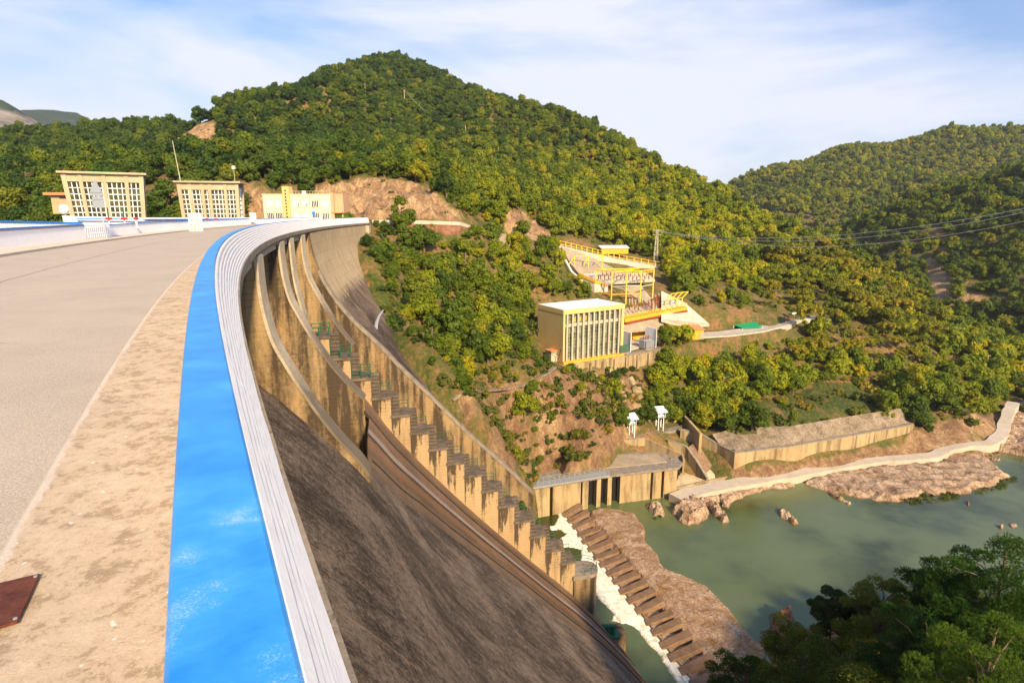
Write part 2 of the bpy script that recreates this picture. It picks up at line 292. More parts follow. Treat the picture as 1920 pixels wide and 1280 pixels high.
# terrain: soil, dry grass, rock, concrete chosen by vertex masks
def terrainm(name,gr=(.055,.075,.018)):
    m,t,b=mat(name,(.1,.1,.05),.95);p=pos(t);a=N(t,'ShaderNodeVertexColor',layer_name='zone');s=N(t,'ShaderNodeSeparateColor');t.links.new(a.outputs[0],s.inputs[0])
    n=noise(t,p,.12,6,.65);n2=noise(t,p,.9,8,.72);g=N(t,'ShaderNodeNewGeometry')
    soil=ramp(t,math_(t,'ADD',math_(t,'MULTIPLY',n,.5),math_(t,'MULTIPLY',n2,.5)),[(.36,gr),(.48,(gr[0]*2.2,gr[1]*1.6,gr[2]*1.5)),(.56,(.26,.15,.065)),(.68,(.42,.22,.10))])
    r1=noise(t,p,.35,9,.72,.8,(1,1,.45));v=N(t,'ShaderNodeTexVoronoi',feature='DISTANCE_TO_EDGE');v.inputs['Scale'].default_value=1.1
    d=N(t,'ShaderNodeMixRGB',blend_type='ADD');d.inputs[0].default_value=2.5;nn=N(t,'ShaderNodeTexNoise');nn.inputs['Scale'].default_value=.5;nn.inputs['Detail'].default_value=6;t.links.new(p,nn.inputs['Vector']);t.links.new(p,d.inputs[1]);t.links.new(nn.outputs['Color'],d.inputs[2]);t.links.new(d.outputs[0],v.inputs['Vector'])
    rock=ramp(t,r1,[(.30,(.13,.07,.04)),(.44,(.30,.18,.10)),(.56,(.50,.33,.17)),(.72,(.64,.48,.30))]);rock=mixc(t,ramp(t,v.outputs['Distance'],[(0,g3(.45)),(.12,g3(0))]),rock,(.12,.07,.04));rf=noise(t,p,1.3,9,.8,1.2,(1.,1.,.5));rock=mixc(t,.85,rock,ramp(t,rf,[(.3,g3(.3)),(.48,g3(.95)),(.7,g3(1.4))]),'MULTIPLY')
    red=mixc(t,.5,rock,(.13,.06,.035))
    c=mixc(t,s.outputs[0],soil,rock);c=mixc(t,s.outputs[1],c,red)
    grass=ramp(t,n2,[(.3,(.03,.055,.008)),(.52,(.07,.10,.016)),(.62,(.16,.12,.03)),(.72,(.26,.14,.06))]);c=mixc(t,s.outputs[2],c,grass)
    t.links.new(c,b.inputs['Base Color']);bump(t,b,math_(t,'ADD',math_(t,'MULTIPLY',r1,1.4),n2),1.,.8);return m
M['terrain']=terrainm('hill_ground');M['farhill']=terrainm('far_hill_ground',(.04,.062,.016))
m,t,b=mat('mountain_rock',(.2,.2,.2),.95);p=pos(t);a=N(t,'ShaderNodeVertexColor',layer_name='zone');s=N(t,'ShaderNodeSeparateColor');t.links.new(a.outputs[0],s.inputs[0]);n=noise(t,p,.012,9,.7,1.,(1,1,2))
t.links.new(mixc(t,s.outputs[0],ramp(t,noise(t,p,.02,8,.7),[(.35,(.02,.045,.03)),(.65,(.05,.085,.045))]),ramp(t,n,[(.35,(.10,.09,.08)),(.6,(.42,.36,.32))])),b.inputs['Base Color']);bump(t,b,n,1.,25.);M['mountain']=m
def shelfm(name,st):
    m,t,b=mat(name,(.4,.3,.2),.9);p=pos(t);n=noise(t,p,.33,9,.68,.6);n2=noise(t,p,2.2,8,.75);k=math_(t,'ADD',math_(t,'MULTIPLY',n,.7),math_(t,'MULTIPLY',n2,.3))
    c=ramp(t,k,st);sx=N(t,'ShaderNodeSeparateXYZ');t.links.new(p,sx.inputs[0]);wet=ramp(t,math_(t,'ADD',math_(t,'ADD',sx.outputs[2],75.),math_(t,'MULTIPLY',n2,.2)),[(.12,g3(.9)),(.42,g3(0))]);c=mixc(t,wet,c,mixc(t,1.,c,(.38,.36,.30),'MULTIPLY'));vv=N(t,'ShaderNodeTexVoronoi',feature='DISTANCE_TO_EDGE');vv.inputs['Scale'].default_value=1.1;dd=N(t,'ShaderNodeMixRGB',blend_type='ADD');dd.inputs[0].default_value=1.2;nn=N(t,'ShaderNodeTexNoise');nn.inputs['Scale'].default_value=.9;nn.inputs['Detail'].default_value=7;t.links.new(p,nn.inputs['Vector']);t.links.new(p,dd.inputs[1]);t.links.new(nn.outputs['Color'],dd.inputs[2]);t.links.new(dd.outputs[0],vv.inputs['Vector']);c=mixc(t,ramp(t,vv.outputs['Distance'],[(0,g3(.6)),(.09,g3(0))]),c,(.10,.06,.04));t.links.new(c,b.inputs['Base Color']);bump(t,b,math_(t,'ADD',n,n2),1.,.35);return m
M['shelf']=shelfm('river_rock',[(.36,(.09,.055,.035)),(.45,(.28,.18,.11)),(.54,(.47,.34,.23)),(.68,(.64,.53,.40))])
M['apron']=shelfm('apron_rock',[(.35,(.12,.075,.045)),(.42,(.34,.18,.04)),(.455,(.30,.19,.11)),(.55,(.46,.31,.20)),(.66,(.60,.48,.36))])
M['gravel']=shelfm('gravel_bank',[(.35,(.10,.08,.045)),(.5,(.28,.22,.15)),(.65,(.42,.35,.27))])
M['redrock']=shelfm('red_rock',[(.35,(.12,.05,.03)),(.5,(.30,.14,.08)),(.65,(.42,.24,.15))])
# water
m,t,b=mat('river_water',(.085,.115,.045),.07,0,.5);p=pos(t);n=noise(t,p,.035,4,.55);r=noise(t,p,1.6,4,.6,.4,(1,1.8,1));r2=noise(t,p,.25,3,.5)
t.links.new(ramp(t,n,[(.38,(.035,.047,.008)),(.52,(.092,.122,.044)),(.7,(.112,.145,.062))]),b.inputs['Base Color']);bump(t,b,math_(t,'ADD',r,r2),.35,.09);t.links.new(ramp(t,n,[(.4,g3(.10)),(.6,g3(.2))]),b.inputs['Roughness']);M['water']=m
m,t,b=mat('foam',(.8,.78,.68),.7);p=pos(t);n=noise(t,p,.45,8,.65,1.6);t.links.new(ramp(t,n,[(.36,(.50,.47,.33)),(.45,(.76,.71,.55)),(.56,(.84,.82,.74))]),b.inputs['Base Color']);bump(t,b,n,.6,.25);tr=N(t,'ShaderNodeBsdfTransparent');ms=N(t,'ShaderNodeMixShader');sx=N(t,'ShaderNodeSeparateXYZ');t.links.new(p,sx.inputs[0]);hh=math_(t,'ADD',math_(t,'MULTIPLY',math_(t,'ADD',sx.outputs[2],75.),1.3),noise(t,p,1.3,9,.75,1.2))
t.links.new(ramp(t,hh,[(.44,g3(0)),(.54,g3(1))]),ms.inputs[0]);t.links.new(tr.outputs[0],ms.inputs[1]);t.links.new(b.outputs[0],ms.inputs[2]);t.links.new(ms.outputs[0],t.nodes['Material Output'].inputs[0]);M['foam']=m
# foliage
def leafm(name,stops,tint):
    m,t,b=mat(name,stops[1],.62,0,.25);oi=N(t,'ShaderNodeObjectInfo');a=N(t,'ShaderNodeAttribute',attribute_type='INSTANCER',attribute_name='tint')
    g=pos(t);n=noise(t,g,.9,3,.6);k=math_(t,'ADD',math_(t,'MULTIPLY',oi.outputs['Random'],.62),math_(t,'MULTIPLY',n,.38))
    c=ramp(t,k,[(.2,stops[0]),(.45,stops[1]),(.7,stops[2]),(.95,stops[3])]);c=mixc(t,a.outputs['Fac'],c,mixc(t,1.,c,tint,'MULTIPLY'))
    fine=noise(t,g,5.,3,.7);c=mixc(t,.7,c,ramp(t,fine,[(.3,g3(.6)),(.7,g3(1.4))]),'MULTIPLY')
    t.links.new(c,b.inputs['Base Color']);tr=N(t,'ShaderNodeBsdfTranslucent');ms=N(t,'ShaderNodeMixShader');ms.inputs[0].default_value=.25
    t.links.new(mixc(t,1.,c,(1.6,1.5,.6),'MULTIPLY'),tr.inputs[0]);t.links.new(b.outputs[0],ms.inputs[1]);t.links.new(tr.outputs[0],ms.inputs[2]);t.links.new(ms.outputs[0],t.nodes['Material Output'].inputs[0]);return m
M['leaf']=leafm('oak_leaves',[(.020,.050,.006),(.040,.085,.008),(.064,.115,.009),(.12,.14,.012)],(4.4,2.6,.6))
M['umb']=leafm('umbrella_needles',[(.03,.06,.010),(.05,.085,.013),(.075,.11,.016),(.12,.13,.02)],(3.2,2.0,.6))
M['pine']=leafm('pine_needles',[(.015,.06,.010),(.028,.085,.010),(.05,.12,.012),(.10,.17,.02)],(2.2,1.6,.8))
M['brush']=leafm('scrub_leaves',[(.03,.06,.010),(.05,.085,.014),(.09,.11,.018),(.19,.13,.03)],(2.6,1.7,.8))
# ------------------------------------------------------------------ terrain
def tps(P):
    P=np.array(P,float);xy=P[:,:2]/100.;z=P[:,2];n=len(P)
    def U(r2): return .5*r2*np.log(r2+1e-9)
    d=((xy[:,None]-xy[None])**2).sum(-1);A=np.zeros((n+3,n+3));A[:n,:n]=U(d)+np.eye(n)*.002
    A[:n,n]=1;A[:n,n+1:]=xy;A[n,:n]=1;A[n+1:,:n]=xy.T
    w=np.linalg.solve(A,np.concatenate([z,[0,0,0]]))
    def f(x,y):
        x=np.asarray(x,float)/100;y=np.asarray(y,float)/100;sh=x.shape;x=x.ravel();y=y.ravel();o=np.empty(len(x))
        for i in range(0,len(x),20000):
            a=x[i:i+20000];b=y[i:i+20000];r=(a[:,None]-xy[None,:,0])**2+(b[:,None]-xy[None,:,1])**2
            o[i:i+20000]=U(r)@w[:n]+w[n]+w[n+1]*a+w[n+2]*b
        return o.reshape(sh)
    return f
def pts(L): return [tuple(aty(x,y,Y)) for x,y,Y in L]
def wz(L): return [tuple(atz(x,y,z)) for x,y,z in L]
ridge=pts([(x,y+13,Y) for x,y,Y in [(240,330,300),(300,290,340),(350,248,380),(440,192,450),(560,172,520),(640,132,560),(735,112,600),(800,130,600),(900,170,585),(1000,200,565),(1080,218,545),(1160,256,510),(1250,306,470),(1340,352,430),(1450,412,395),(1560,456,360),(1650,506,335),(1740,562,310),(1800,606,292),(1910,655,265),(2020,730,250)]])
back=[(x*1.25,y*1.28+30,z-75-.1*abs(z)) for x,y,z in ridge]
mid=pts([(735,200,480),(735,300,350),(600,250,400),(500,300,300),(900,250,480),(900,330,345),(1000,300,430),(1000,380,300),(1100,300,460),(1100,400,315),(1200,350,430),(1200,430,310),(1300,400,390),(1300,450,330),(1400,450,360),(1400,520,290),(1500,480,350),(1500,550,280),(1600,520,325),(1600,600,262),(1700,590,290),(1700,650,243),(1800,650,270),(1800,700,238),(1880,700,240),(1870,745,228),
 (300,404,178),(300,345,194),(420,404,182),(450,345,196),(560,408,186),(560,352,200),(640,412,186),(640,335,212),(750,404,192),(750,345,210),(850,400,198),(850,350,235),(600,310,235),(450,305,225),(300,320,215),(700,420,179),(780,421,185),(860,423,192),(910,437,205),(960,445,218),(1040,458,240),(1100,472,253),(1160,484,260),(1240,498,268),(1320,510,277),(1400,540,270),(950,400,235),(1050,430,262),
 (750,500,168),(720,600,136),(800,600,152),(780,660,132),(850,500,185),(900,550,180),(900,650,157),(950,500,212),(960,560,192),(980,620,182),(850,700,135),(950,700,150),(1030,700,163),(900,740,133),(870,737,129),(1000,715,151),(820,480,180),(900,800,124),(950,850,124),(1000,800,137),(1050,750,153),(1100,722,163),(1100,800,147),(1000,885,130),(960,900,123),(1080,850,141),(1140,800,156),(1170,765,168),(1150,715,175),
 (1200,700,187),(1200,760,176),(1300,700,203),(1300,770,182),(1400,650,217),(1400,740,190),(1500,650,228),(1500,740,194),(1600,700,215),(1650,740,207),(1720,740,215),(1420,800,168),(1600,770,182),(1690,775,190)])
pad=[(12,176,-44.6),(25,186,-44.6),(38,190,-44.6),(48,196,-44.6),(60,204,-44.6),(75,212,-44.6),(20,197,-44.5),(90,224,-44.3),(105,232,-44.2)]
low=wz([(1440,612,-44.2),(1380,845,-66.6),(1340,815,-65.5),(1690,797,-66.4),(1500,830,-66.5),(1390,895,-73.4),(1500,875,-73.3),(1620,860,-73),(1700,840,-73),(1750,845,-73),(1860,825,-73),(1880,795,-72.5),(1895,755,-72),(1760,800,-69),(1800,760,-64),(1290,820,-66)])
conv=[(-41.5,171.8,-4.2),(-41,157.4,-7.4),(-39.2,150.5,-11.4),(-36.2,145.2,-15.8),(-32.2,136.7,-20.4),(-27.3,125.9,-24.2),(-24.3,121.9,-27.2),(-20.6,117.6,-30.8),(-16.1,113.5,-35),(-8.4,110.5,-43),(-2.2,111.6,-49.5),(4,114,-56)]
fix=[(6,139,-80),(12,128,-81),(20,139,-80),(34,143,-80),(44,145,-79.5),(10,120,-82),(14,147,-70),(30,155,-69),(42,158,-68),(-1,130,-68),(50,155,-74),(56,158,-75)]+pts([(500,190,540),(500,205,620),(560,185,600),(600,168,640),(440,205,540),(440,220,640),(640,150,680),(1100,499,242),(1160,509,248),(1230,516,253),(1300,519,262),(1160,540,226),(1210,545,228),(1240,566,222),(1130,520,232)])
hid=[crest(150,-6,-40),crest(130,4,-50),crest(110,20,-70),crest(100,45,-80),crest(80,45,-82),crest(40,45,-84),crest(60,70,-80),crest(90,90,-80),crest(0,40,-80),crest(178,-12,-4),crest(185,-40,-5),crest(150,-40,-30),crest(100,-40,-40),(-90,170,-3),(-130,150,-3.5),(-170,150,-3),(-150,190,6),(-230,200,10),(-140,100,-12),(-200,100,-6),(-300,120,0),(-260,300,40),(-300,220,20)]
riv=[(30,120,-78),(35,141,-77.5),(52,130,-79),(80,120,-80),(60,150,-76),(110,130,-80),(140,150,-79),(100,150,-77),(170,160,-79),(200,190,-78),(220,170,-79),(260,220,-79),(240,240,-78),(150,110,-80),(200,120,-80),(300,200,-80),(60,98,-79),(100,90,-80),(20,100,-80),(300,280,-78),(330,340,-78)]
HM0=tps(ridge+back+mid+pad+low+conv+fix+hid+riv)
POLY=dict(
 rock1=[(640,345),(700,330),(760,335),(800,350),(860,400),(858,416),(640,416),(628,380)],
 rock1b=[(455,345),(500,352),(515,412),(455,412)],rock1c=[(585,345),(645,348),(645,372),(600,372)],
 rock2=[(262,350),(340,345),(345,412),(265,412)],rock3=[(330,250),(400,228),(412,262),(380,280),(335,290)],
 rock4=[(925,385),(985,400),(1035,440),(1030,455),(940,432)],
 rock5=[(1240,470),(1330,490),(1400,515),(1330,515),(1240,495)],
 cliff=[(860,740),(1000,712),(1060,690),(1120,700),(1200,690),(1210,760),(1180,830),(1130,850),(1000,900),(965,905),(900,840),(860,780)],
 red1=[(860,760),(920,770),(910,840),(890,830)],red2=[(960,850),(1060,850),(1120,830),(1130,880),(1000,900),(965,905)],
 bank=[(1380,885),(1700,835),(1720,800),(1760,790),(1880,770),(1900,745),(1925,760),(1925,850),(1860,850),(1600,900),(1380,900)],
 bare=[(700,560),(760,640),(870,730),(1000,730),(1040,690),(960,610),(1000,570),(1060,560),(1060,600),(1000,640),(930,690),(850,700),(760,640)],
 grass=[(695,500),(740,560),(770,660),(860,745),(820,745),(700,600),(680,520)],
 grass2=[(1400,760),(1560,720),(1640,720),(1680,780),(1520,800),(1380,800)],
 dirt1=[(760,425),(860,425),(900,470),(880,500),(780,470)],
 dirtr=[(1280,540),(1420,540),(1560,560),(1560,610),(1300,600)],
 pad=[(1000,640),(1050,690),(1240,660),(1480,615),(1480,590),(1310,575),(1330,520),(1060,440),(1030,455),(1060,500),(1110,560),(1010,570)],
 road=[(690,405),(870,405),(935,432),(1050,450),(1050,470),(925,445),(860,428),(690,425)],
 struc=[(980,915),(1110,850),(1120,820),(1180,800),(1280,795),(1300,815),(1340,820),(1700,785),(1715,835),(1400,900),(1270,940),(1000,980)],
 ctrl=[(488,350),(640,350),(640,412),(488,412)],
 low=[(1270,905),(1700,832),(1870,810),(1880,740),(1925,745),(1925,860),(1270,960)])
def capped(z,x,y,sil):
    for _ in range(3):
        px,py=projv(np.stack([x,y,z],-1));sy=np.interp(px,[a for a,b in sil],[b for a,b in sil]);b=-(sy-640)/F;c,s=math.cos(PITCH),math.sin(PITCH);zc=y*(-s+b*c)/(c+b*s)
        z=np.where((py<sy)&(y>100),zc,z)
    return z
SILM=[(-200,330),(200,328),(240,322),(300,285),(350,240),(400,222),(440,203),(500,190),(560,182),(600,160),(640,140),(700,124),(735,119),(800,136),(850,154),(900,176),(1000,208),(1080,226),(1160,263),(1250,312),(1340,356),(1450,414),(1560,457),(1650,508),(1740,563),(1800,606),(1910,660),(2020,735)]
SILL=[(-200,262),(0,258),(60,263),(110,256),(160,246),(250,222),(340,228),(420,255),(600,300)]
SIL1=[(1300,480),(1440,468),(1560,447),(1700,381),(1800,353),(1920,326),(2050,306)]
SIL2=[(1200,400),(1345,357),(1450,320),(1560,283),(1680,281),(1780,248),(1850,253),(1920,248),(2050,241)]
def masks(x,y,z):
    px,py=projv(np.stack([x,y,z],-1));j=(fbm(x/9,y/9,3)-.5)*36
    I=lambda k:inpoly(px+j,py+j*.6,POLY[k])
    rock=I('rock1')|I('rock1b')|I('rock1c')|I('rock2')|I('rock3')|I('rock4')|I('rock5')
    near=y<330
    return px,py,(rock&near)|(I('rock3')&(y<420)),I('cliff')&(y<190),(I('red1')|I('red2')|I('bank'))&(y<260),(I('grass')|I('grass2'))&(y<230),(I('bare')|I('dirt1')|I('dirtr'))&near
def HM(x,y,h0=None):
    h=HM0(x,y) if h0 is None else h0
    x=np.asarray(x,float);y=np.asarray(y,float)
    px,py,rock,cliff,red,grass,bare=masks(x,y,h)
    a=np.where(rock,4.5,np.where(cliff,4.,np.where(red,2.6,1.3)))
    dp=segdist(x,y,[(8,176),(15.6,173.9),(49.9,194.4),(110,228),(100,236),(40,212),(18,200)]);ins=inpoly(x,y,[(8,176),(15.6,173.9),(49.9,194.4),(110,228),(100,236),(40,212),(18,200)])
    k=np.where(ins,0,np.clip(dp/6,0,1));a=a*k
    dr=np.clip((h+71)/4,0,1)*.85+.15
    n=(fbm(x/14,y/14,4)-.5)*a*1.6+(fbm(x/6,y/6,5,True)-.55)*a*1.7*np.where(rock|cliff|red,1,.35)
    r=capped(np.where(ins,-44.6,h+n*dr),x,y,SILM)
    C=[(3.5,113),(5.0,135),(8,140),(25,146),(44,150.5),(66,152),(90,120),(50,85),(0,100)];dc=np.where(inpoly(x,y,C),segdist(x,y,C),0);r=np.where((dc>0),np.minimum(r,np.maximum(-77.5,r-dc*14)),r);C2=[(15.4,172.2),(50.6,193.2),(54,188),(44,180),(20,167.5)];d2=np.where(inpoly(x,y,C2),segdist(x,y,C2),0);return np.where(d2>0,np.minimum(r,np.maximum(-49.8,r-d2*5)),r)
def axis(segs):
    r=[]
    for a,b,st in segs: r+=list(np.arange(a,b,st))
    return np.array(r+[segs[-1][1]])
def field(name,xs,ys,H,mat_,zone=None,base=None):
    X,Y=np.meshgrid(xs,ys);Z=H(X,Y);nx,ny=len(xs),len(ys)
    v=np.stack([X,Y,Z],-1).reshape(-1,3);i=np.arange(nx*ny).reshape(ny,nx)
    f=np.stack([i[:-1,:-1],i[:-1,1:],i[1:,1:],i[1:,:-1]],-1).reshape(-1,4)
    me=bpy.data.meshes.new(name);me.vertices.add(len(v));me.vertices.foreach_set('co',v.ravel())
    me.loops.add(f.size);me.loops.foreach_set('vertex_index',f.ravel());me.polygons.add(len(f))
    me.polygons.foreach_set('loop_start',np.arange(len(f))*4);me.polygons.foreach_set('loop_total',np.full(len(f),4));me.update();me.validate()
    me.materials.append(mat_);a=me.color_attributes.new('zone','FLOAT_COLOR','POINT')
    c=zone(X,Y,Z) if zone else np.zeros((ny,nx,4));a.data.foreach_set('color',c.reshape(-1).astype(float))
    o=bpy.data.objects.new(name,me);COL.objects.link(o);return struct(o)
def zoneM(x,y,z):
    px,py,rock,cliff,red,grass,bare=masks(x,y,z);c=np.zeros(x.shape+(4,));c[...,3]=1
    n=fbm(x/5,y/5,4);gz=np.hypot(*np.gradient(z)[:2]);
    c[...,0]=np.where(rock,np.clip(.75+.6*n,0,1),np.where(cliff,np.clip((n-.36)*6,0,1),np.where(red,np.clip((n-.2)*6,0,1),0)))
    c[...,1]=np.where(red&(z>-75),np.clip((n-.35)*5,0,.9),np.where(cliff,np.clip((fbm(x/9+5,y/9,3)-.3)*3,0,1),np.where(rock&(px<330),.3,0)))
    c[...,2]=np.where(grass,np.clip((n-.2)*4,0,1),0);return c
field('hillside',axis([(-700,-250,14),(-250,-70,3),(-70,230,1.15),(230,420,3),(420,900,14)]),axis([(60,100,4),(100,290,1.15),(290,460,3.),(460,900,8)]),HM,M['terrain'],zoneM)
def hit(px,py,H=HM,y0=100,y1=900):
    d=ray(px,py);ys=np.arange(y0,y1,.5);P=d[None]*(ys/d[1])[:,None];h=H(P[:,0],P[:,1]);k=np.nonzero(P[:,2]<h)[0]
    return P[k[0]] if len(k) else None
def above(px,py,P): return aty(px,py,P[1])[2]-P[2]
# other hills
def mkH(P,amp,sc,sil=None):
    f=tps(P)
    def g(x,y):
        x=np.asarray(x,float);y=np.asarray(y,float);z=f(x,y)+(fbm(x/sc,y/sc,4)-.5)*amp
        return capped(z,x,y,sil) if sil else z
    return g
Ls=pts([(x,y+26,Y) for x,y,Y in [(-200,260,480),(-60,250,480),(0,246,480),(60,252,500),(110,245,490),(160,238,480),(250,216,460),(330,220,470),(420,250,480)]])
HL=mkH(Ls+[(x*1.2,y*1.25,z-50) for x,y,z in Ls]+pts([(-100,340,330),(0,340,320),(100,340,310),(200,330,300),(150,295,380),(250,280,380),(0,290,400),(350,290,380),(-150,400,210),(0,400,205),(120,400,200),(240,395,205)]),6,30,SILL)
field('left_hill',np.arange(-620,-80,5.),np.arange(190,620,5.),HL,M['farhill'])
R1=pts([(x,y+12,Y) for x,y,Y in [(1350,470,720),(1440,455,700),(1560,440,600),(1700,375,520),(1800,345,480),(1920,320,450),(2050,300,430)]])
HR1=mkH(R1+[(x*1.2,y*1.25,z-70) for x,y,z in R1]+pts([(1600,500,470),(1700,470,440),(1760,540,370),(1800,500,395),(1900,450,390),(1900,380,430),(1850,600,335),(1910,640,305),(1700,520,420),(2050,500,330),(2050,640,280)])+[(170,420,-80),(230,300,-80),(280,250,-82),(360,260,-60),(450,300,-20)],7,28,SIL1)
sp=[(1733,492),(1765,496),(1795,540),(1785,575),(1732,556)]
def zR1(x,y,z):
    px,py=projv(np.stack([x,y,z],-1));c=np.zeros(x.shape+(4,));j=(fbm(x/7,y/7,3)-.5)*14
    c[...,0]=inpoly(px+j,py+j,sp)|(inpoly(px+j,py+j,[(1800,550),(1860,560),(1850,585),(1800,575)]));c[...,3]=1;return c
field('right_hill',np.arange(120,760,5.),np.arange(250,860,5.),HR1,M['farhill'],zR1)
R2=pts([(x,y+11,Y) for x,y,Y in [(1250,395,980),(1345,352,1000),(1450,312,1050),(1560,277,1150),(1680,275,1250),(1780,242,1200),(1850,247,1250),(1920,242,1200),(2050,235,1200)]])
HR2=mkH(R2+[(x*1.2,y*1.2,z-90) for x,y,z in R2]+pts([(1450,400,850),(1560,435,780),(1500,350,950),(1600,350,900),(1700,330,930),(1850,300,930),(1700,400,780),(1900,350,800),(2050,330,800),(1350,450,900)]),26,85,SIL2)
field('far_hill',np.arange(150,1500,12.),np.arange(700,1600,12.),HR2,M['farhill'])
def mount(name,P,xs,ys,amp,sc,zf):
    H=mkH(pts(P)+[(x*1.2,y*1.25,z-170) for x,y,z in pts(P)]+[(x*.85,y*.82,z-130) for x,y,z in pts(P)],amp,sc)
    field(name,xs,ys,H,M['mountain'],zf)
def zm(k):
    def f(x,y,z):
        px,py=projv(np.stack([x,y,z],-1));c=np.zeros(x.shape+(4,));c[...,3]=1;j=(fbm(x/60,y/60,3)-.5)*14;c[...,0]=(py+j>204+(px)*.22)*k;return c
    return f
mount('mountain',[(-220,170,1500),(-80,180,1500),(0,193,1500),(30,204,1500),(60,232,1500),(100,262,1500)],np.arange(-2500,-880,13.),np.arange(1100,1950,13.),50,90,zm(1))
mount('distant_ridge',[(20,222,2300),(70,211,2300),(110,214,2300),(150,219,2300),(175,236,2300),(260,262,2300)],np.arange(-3000,-850,24.),np.arange(1750,2900,24.),38,120,zm(0))
# near bank under the pines
NB=tps([(46,95,-76),(41,84,-77),(60,97,-76),(85,99,-76),(120,101,-76),(170,112,-77),(34,70,-76),(26,60,-76),(62,84,-67),(90,84,-64),(55,62,-58),(60,45,-46),(90,62,-50),(120,80,-60),(42,58,-62),(40,40,-50),(100,35,-32),(60,25,-34),(34,45,-62),(150,60,-48)])
HN=lambda x,y:NB(x,y)+(fbm(np.asarray(x)/5,np.asarray(y)/5,4,True)-.5)*2.4
def zN(x,y,z):
    c=np.zeros(x.shape+(4,));c[...,3]=1;c[...,0]=z<-68;c[...,1]=(z<-66)*.7;return c
field('near_bank',np.arange(22,200,1.5),np.arange(12,118,1.5),HN,M['terrain'],zN)
# ground sheet and river
o=MB().add([(-9000,-3000,-90),(9000,-3000,-90),(9000,12000,-90),(-9000,12000,-90)],[(0,1,2,3)]).build('ground',M['terrain']);struct(o)
o=MB().add([(-10,30,-75),(700,30,-75),(700,700,-75),(-10,700,-75)],[(0,1,2,3)]).build('river',M['water']);struct(o)
def poly_w(L,z): return [tuple(atz(x,y,z)[:2]) for x,y in L]
def shelf(name,poly,ztop,edge,amp,res,mat_,zb=-76,wob=1.2,sc=3.,ridged=True):
    P=np.array(poly);x0,y0=P.min(0)-3;x1,y1=P.max(0)+3;X,Y=np.meshgrid(np.arange(x0,x1,res),np.arange(y0,y1,res))
    d=segdist(X,Y,poly);ins=inpoly(X,Y,poly);d=np.where(ins,d,-d)+(fbm(X/sc,Y/sc,5)-.5)*wob*2
    k=np.clip(d/edge,0,1);k=k*k*(3-2*k);k=np.where(d<0,np.clip(d/edge,-1,0),k)
    Z=-75.15+(ztop+75.15)*k+amp*((fbm(X/sc/.8,Y/sc/.8,5,ridged)-.5)*2)*np.clip(k,0,1)
    m=d>-edge;v=[];f=[];idx=-np.ones(X.shape,int);n=0
    for i,j in zip(*np.nonzero(m)): idx[i,j]=n;n+=1
    v=np.stack([X[m],Y[m],Z[m]],-1);a,b_,c,e=idx[:-1,:-1],idx[:-1,1:],idx[1:,1:],idx[1:,:-1];q=(a>=0)&(b_>=0)&(c>=0)&(e>=0)
    f=np.stack([a[q],b_[q],c[q],e[q]],-1);mb=MB();mb.v=[tuple(r) for r in v];mb.f=[tuple(int(t) for t in r) for r in f]
    return mb.build(name,mat_,smooth=False)
# ------------------------------------------------------------------ the dam
def sweep(name,prof,s0,s1,ds,mat_,parent=None,closed=True,smooth=False,uvm=None,caps=True,jit=None):
    ss=np.linspace(s0,s1,max(2,int(round((s1-s0)/ds))+1));n=len(prof);mb=MB();uv=[]
    L=[0.]
    for a,b in zip(prof[:-1],prof[1:]): L.append(L[-1]+math.hypot(b[0]-a[0],b[1]-a[1]))
    for s in ss:
        for j,(o,z) in enumerate(prof):
            mb.v.append(crest(s,o,z)); uv.append((s,o) if uvm=='so' else (s,L[j]))
    m=len(ss)
    for i in range(m-1):
        for j in range(n if closed else n-1): mb.f.append((i*n+j,(i+1)*n+j,(i+1)*n+(j+1)%n,i*n+(j+1)%n))
    if closed and caps: mb.f+=[tuple(range(n)),tuple((m-1)*n+k for k in range(n-1,-1,-1))]
    mb.uv=uv;return mb.build(name,mat_,parent,smooth,fixn=closed)
chute=[(-4,-3.2),(-4,-10.5),(-3,-11.6),(-1.1,-12.7),(.3,-14.2),(2,-16),(5,-19.5),(7.4,-22.6),(10,-26.6),(12.7,-31),(17.5,-37),(24,-44.5),(33,-54),(41.5,-62.5),(50,-73.5),(53,-78)]
g2=[(.3,-3.2),(.3,-5),(.7,-8),(1.6,-10.8),(3.0,-13.8),(6.0,-18.7),(10.5,-23.6),(14.5,-28.6),(19.5,-34.1),(26.8,-42.6),(33.4,-49.1),(40,-55.8),(60,-79)]
def fine(P,k=6):
    r=[]
    for a,b in zip(P[:-1],P[1:]):
        for i in range(k): r.append((a[0]+(b[0]-a[0])*i/k,a[1]+(b[1]-a[1])*i/k))
    return r+[P[-1]]
def smoothp(P,it=3):
    P=list(P)
    for _ in range(it):
        Q=[P[0]]
        for a,b in zip(P[:-1],P[1:]): Q+=[(a[0]*.75+b[0]*.25,a[1]*.75+b[1]*.25),(a[0]*.25+b[0]*.75,a[1]*.25+b[1]*.75)]
        P=Q+[P[-1]]
    return P
dam=thing('dam','huge curved concrete gravity dam with spillway piers, seen along its stained downstream face','dam',crest(90,0,-75))
bpy.context.view_layer.update()
def par(o,p):
    o.parent=p;o.matrix_parent_inverse=Matrix.Translation(-p.location) if p.rotation_euler.z==0 else p.matrix_world.inverted();return o
from mathutils import Matrix
def dp(o): return par(o,dam)
chs=smoothp(chute,2);chs=[p for p in chs if not 7.5<p[0]<9.6];_k=[k for k,p in enumerate(chs) if p[0]>=9.6][0];_a,_b=chs[_k-1],chs[_k];chs[_k:_k]=[(o_,_a[1]+(_b[1]-_a[1])*(o_-_a[0])/(_b[0]-_a[0])) for o_ in np.arange(7.55,9.6,.12)];g2s=smoothp(g2,2)
